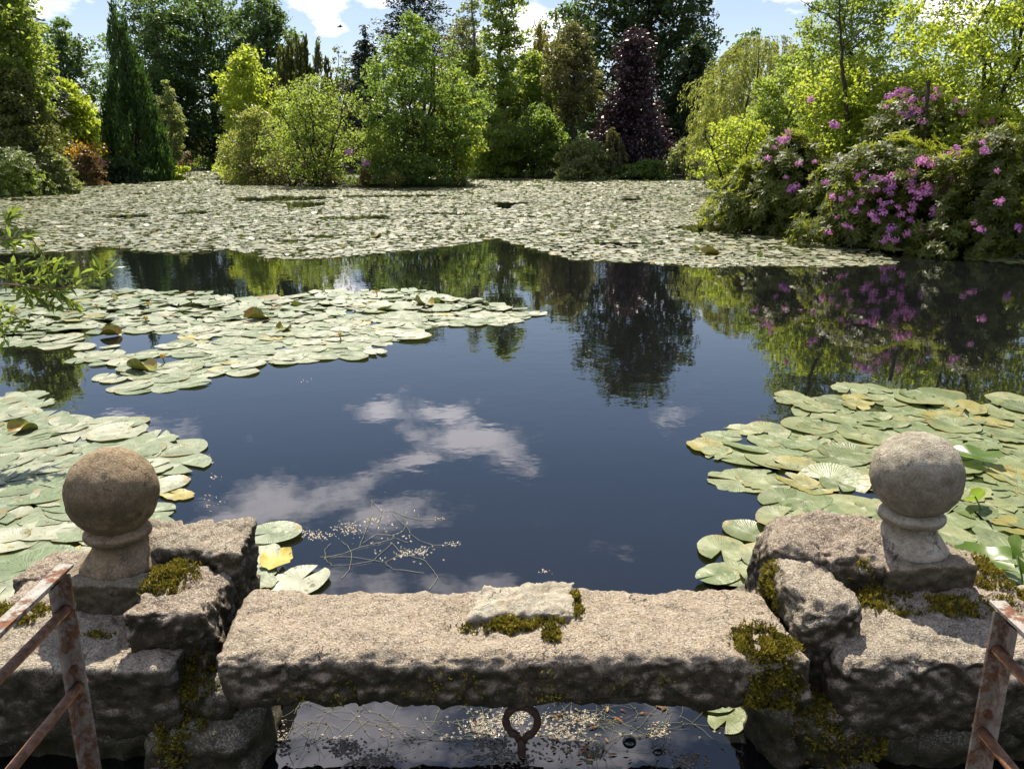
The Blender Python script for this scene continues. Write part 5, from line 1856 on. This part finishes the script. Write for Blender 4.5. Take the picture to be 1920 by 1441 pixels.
for j in range(len(rows)):
    c0 = rows[j, 1]
    me = mesh_np('leaf', rows[j] - c0, fq, M['bright'], np.full(8, LT[j]), smooth=True)
    link('leaf', me, wr, tuple(c0 - np.array(wr.location)))
mb = MB()
for (a, b_) in (((-250, 560), 4.5), ((-260, 505), 4.7), ((-250, 640), 4.25)):
    e_ = np.array(at_y(a[0], a[1], b_)) - np.array(wr.location)
    mb.tube([(0, 0, -.1), e_ * .4 + [-.1, .1, .3], e_ * .8 + [-.05, 0, .1], e_], [.03, .02, .012, .008], 7)
mb.build('stem', M['bark'], wr)

# ------------------------------------------------------------------ floating weed and scum
m, nt, out = new_mat('weed_m')
g = G(nt)
n = g.noise(40, 3, .6, g.pos())
g.l(g.bsdf(g.ramp(n, [(.3, (.09, .09, .04)), (.5, (.20, .20, .09)), (.7, (.36, .33, .22))]), .5), out.inputs[0])
M['weed'] = m
m, nt, out = new_mat('scum_m')
g = G(nt)
n = g.noise(70, 4, .7, g.pos())
g.l(g.bsdf(g.ramp(n, [(.3, (.05, .045, .03)), (.5, (.18, .15, .11)), (.68, (.42, .36, .28)), (.8, (.6, .55, .5))]), .25, g.bump(n, .9, .01), .7), out.inputs[0])
M['scum'] = m
m, nt, out = new_mat('bubble_m')
g = G(nt)
g.l(g.bsdf((.012, .018, .014), .06, spec=.8), out.inputs[0])
M['bubble'] = m
m, nt, out = new_mat('dead_leaf_m')
g = G(nt)
t = g.attr('tone').outputs['Fac']
g.l(g.bsdf(g.ramp(t, [(.0, (.20, .09, .03)), (.4, (.42, .22, .07)), (.7, (.55, .38, .14)), (1, (.60, .52, .30))]), .6), out.inputs[0])
M['deadleaf'] = m


def strands(mb, rs_, pts_px, n, length, r=.0008, spread=.12):
    for (px, py) in pts_px:
        x, y, _ = at_z(px, py)
        for k in range(n):
            a = rs_.rand() * 2 * PI
            p = np.array([x + rs_.normal(0, spread * .4), y + rs_.normal(0, spread * .4), .003])
            Q = [p.copy()]
            cv = rs_.normal(0, .35)
            for i in range(7):
                a += cv * .6 + rs_.normal(0, .15)
                p = p + np.array([math.cos(a), math.sin(a), 0]) * length / 7
                p[2] = .0035 + .002 * math.sin(i * 1.9 + k)
                Q.append(p.copy())
            mb.tube(Q, [r * (1 - .5 * i / 7) for i in range(8)], 4, cap=False)
            for i in (2, 4, 6):
                if rs_.rand() < .6:
                    mb.tube([Q[i] + [-.003, 0, .001], Q[i] + [.003, .003, .002]], [.0022, .001], 5)


def scum(mb, rs_, cx, cy, w, h, n):
    for k in range(int(n * .75)):
        px = cx + rs_.normal(0, w)
        py = cy + rs_.normal(0, h)
        x, y, _ = at_z(px, py)
        s = rs_.uniform(.0015, .0062)
        kk = 6
        ring = [(x + s * math.cos(2 * PI * j / kk) * rs_.uniform(.7, 1.4), y + s * math.sin(2 * PI * j / kk) * rs_.uniform(.6, 1.2), .001) for j in range(kk)]
        mb.add(ring + [(x, y, .002 + s * .5)], [[j, (j + 1) % kk, kk] for j in range(kk)])


rs = np.random.RandomState(9)
wl = empty('floating_weed', (*at_z(700, 1040)[:2], 0))
tag(wl, 'tangle of pale waterweed strands floating behind the beam beside the yellowing lily leaf', 'waterweed')


def px_strand(mb, pts, r=.0010):
    P = [np.array(at_z(a, b)) + [0, 0, .004] for a, b in pts]
    Q = []
    for i in range(len(P) - 1):
        for k in range(3):
            Q.append(P[i] * (1 - k / 3) + P[i + 1] * k / 3 + np.r_[rs.normal(0, .002, 2), 0])
    Q.append(P[-1])
    mb.tube(Q, r, 4, cap=False)


for pts in ([(696, 938), (715, 958), (735, 958), (765, 970), (790, 975), (830, 972)], [(735, 958), (745, 975), (765, 990), (768, 1000), (790, 1015), (810, 1022), (835, 1024), (865, 1018)], [(698, 940), (697, 965), (690, 985), (675, 1020), (675, 1025)],
            [(607, 1050), (612, 1045), (640, 1040), (680, 1025), (715, 1018), (740, 1010), (765, 1018)], [(640, 1015), (655, 1028), (660, 1048), (655, 1070), (640, 1085)], [(620, 1020), (608, 1032), (612, 1052), (622, 1060), (655, 1060), (700, 1052), (735, 1020)],
            [(735, 1018), (750, 1035), (775, 1045), (798, 1052), (812, 1072), (822, 1082), (805, 1105)], [(722, 1055), (735, 1068), (760, 1070), (795, 1075)], [(680, 1020), (705, 1002), (735, 1004), (755, 998), (762, 985)], [(600, 1045), (660, 1045), (722, 1055), (750, 1040)], [(715, 958), (713, 975), (705, 990)]):
    mb = MB()
    px_strand(mb, pts)
    mb.build('strand', M['weed'], wl, loc=(-wl.location[0], -wl.location[1], 0))
mb = MB()
scum(mb, rs, 570, 1000, 12, 4, 60)
scum(mb, rs, 600, 1003, 18, 5, 90)
scum(mb, rs, 655, 992, 14, 6, 120)
scum(mb, rs, 700, 975, 8, 4, 40)
scum(mb, rs, 770, 1036, 14, 6, 90)
scum(mb, rs, 795, 1035, 8, 4, 50)
scum(mb, rs, 825, 972, 4, 3, 14)
scum(mb, rs, 850, 1019, 9, 2, 24)
scum(mb, rs, 740, 1000, 40, 30, 90)
scum(mb, rs, 1018, 1072, 7, 2, 16)
scum(mb, rs, 395, 862, 5, 4, 14)
scum(mb, rs, 405, 895, 8, 5, 16)
scum(mb, rs, 400, 940, 12, 8, 26)
scum(mb, rs, 570, 712, 8, 3, 16)
o = mb.build('floating_scum', M['scum'], wl, loc=(-wl.location[0], -wl.location[1], 0))
o['kind'] = 'stuff'

wf = empty('floating_weed', (*at_z(1000, 1390)[:2], 0))
tag(wf, 'mass of waterweed and pale scum under the beam round the iron eye', 'waterweed')
for grp in ([(560, 1345), (640, 1360), (720, 1400), (700, 1340)], [(850, 1380), (830, 1350), (880, 1410)], [(1110, 1350), (1140, 1370), (1170, 1345), (1090, 1400), (1150, 1410)], [(1260, 1345)], [(560, 1400), (1060, 1360)]):
    for g_ in grp:
        mb = MB()
        strands(mb, rs, [g_], 7, .20, r=.0006)
        mb.build('strand_cluster', M['weed'], wf, loc=(-wf.location[0], -wf.location[1], 0))
mb = MB()
for c_ in ((650, 1400, 18, 9, 260), (695, 1425, 22, 8, 240), (905, 1360, 22, 12, 200), (930, 1400, 20, 14, 240), (960, 1345, 26, 10, 200), (1030, 1360, 30, 14, 240), (1060, 1390, 28, 12, 170), (1090, 1345, 20, 8, 160), (1110, 1415, 10, 6, 120), (1290, 1425, 14, 8, 160), (1235, 1370, 10, 8, 90), (960, 1425, 30, 8, 160), (1240, 1405, 9, 5, 60), (530, 1390, 8, 12, 90), (900, 1380, 250, 30, 150)):
    scum(mb, rs, *c_)
o = mb.build('floating_scum', M['scum'], wf, loc=(-wf.location[0], -wf.location[1], 0))
o['kind'] = 'stuff'
# fallen willow leaves among the weed
for k in range(36):
    if k < 6:
        px, py = [(1245, 1330), (1112, 1365), (1235, 1325), (1160, 1350), (1082, 1352), (1207, 1338)][k]
    else:
        px, py = rs.normal(1090, 70), rs.uniform(1330, 1430)
    x, y, _ = at_z(px, py)
    L = rs.uniform(.012, .022) if k < 6 else rs.uniform(.006, .016)
    v = np.array([(-L, 0, .001), (-L * .3, -L * .28, .002), (L * .4, -L * .22, .002), (L, 0, .003), (L * .4, L * .22, .002), (-L * .3, L * .28, .002), (0, 0, .006)])
    f = np.array([[j, (j + 1) % 6, 6] for j in range(6)])
    o = link('fallen_leaf', mesh_np('fallen_leaf', v, f, M['deadleaf'], np.full(6, rs.rand() * (.3 if k < 3 else 1))), wf, (x - wf.location[0], y - wf.location[1], .003))
    o.rotation_euler = (0, 0, rs.rand() * 6)
# dark bubbles
for (px, py, r_, lb) in ((1180, 1390, .021, 'large dark gas bubble right of the iron eye'), (1233, 1408, .014, 'smaller dark bubble nearest the right pier')):
    x, y, _ = at_z(px, py)
    v, f = lathe([(r_ * math.cos(a), r_ * .8 * math.sin(a)) for a in np.linspace(0, PI / 2 - .05, 9)], 24)
    o = link('bubble', mesh_np('bubble', v, f, M['bubble'], smooth=True), None, (x, y, .0))
    tag(o, lb, 'bubble', 'dark bubbles in the outlet')
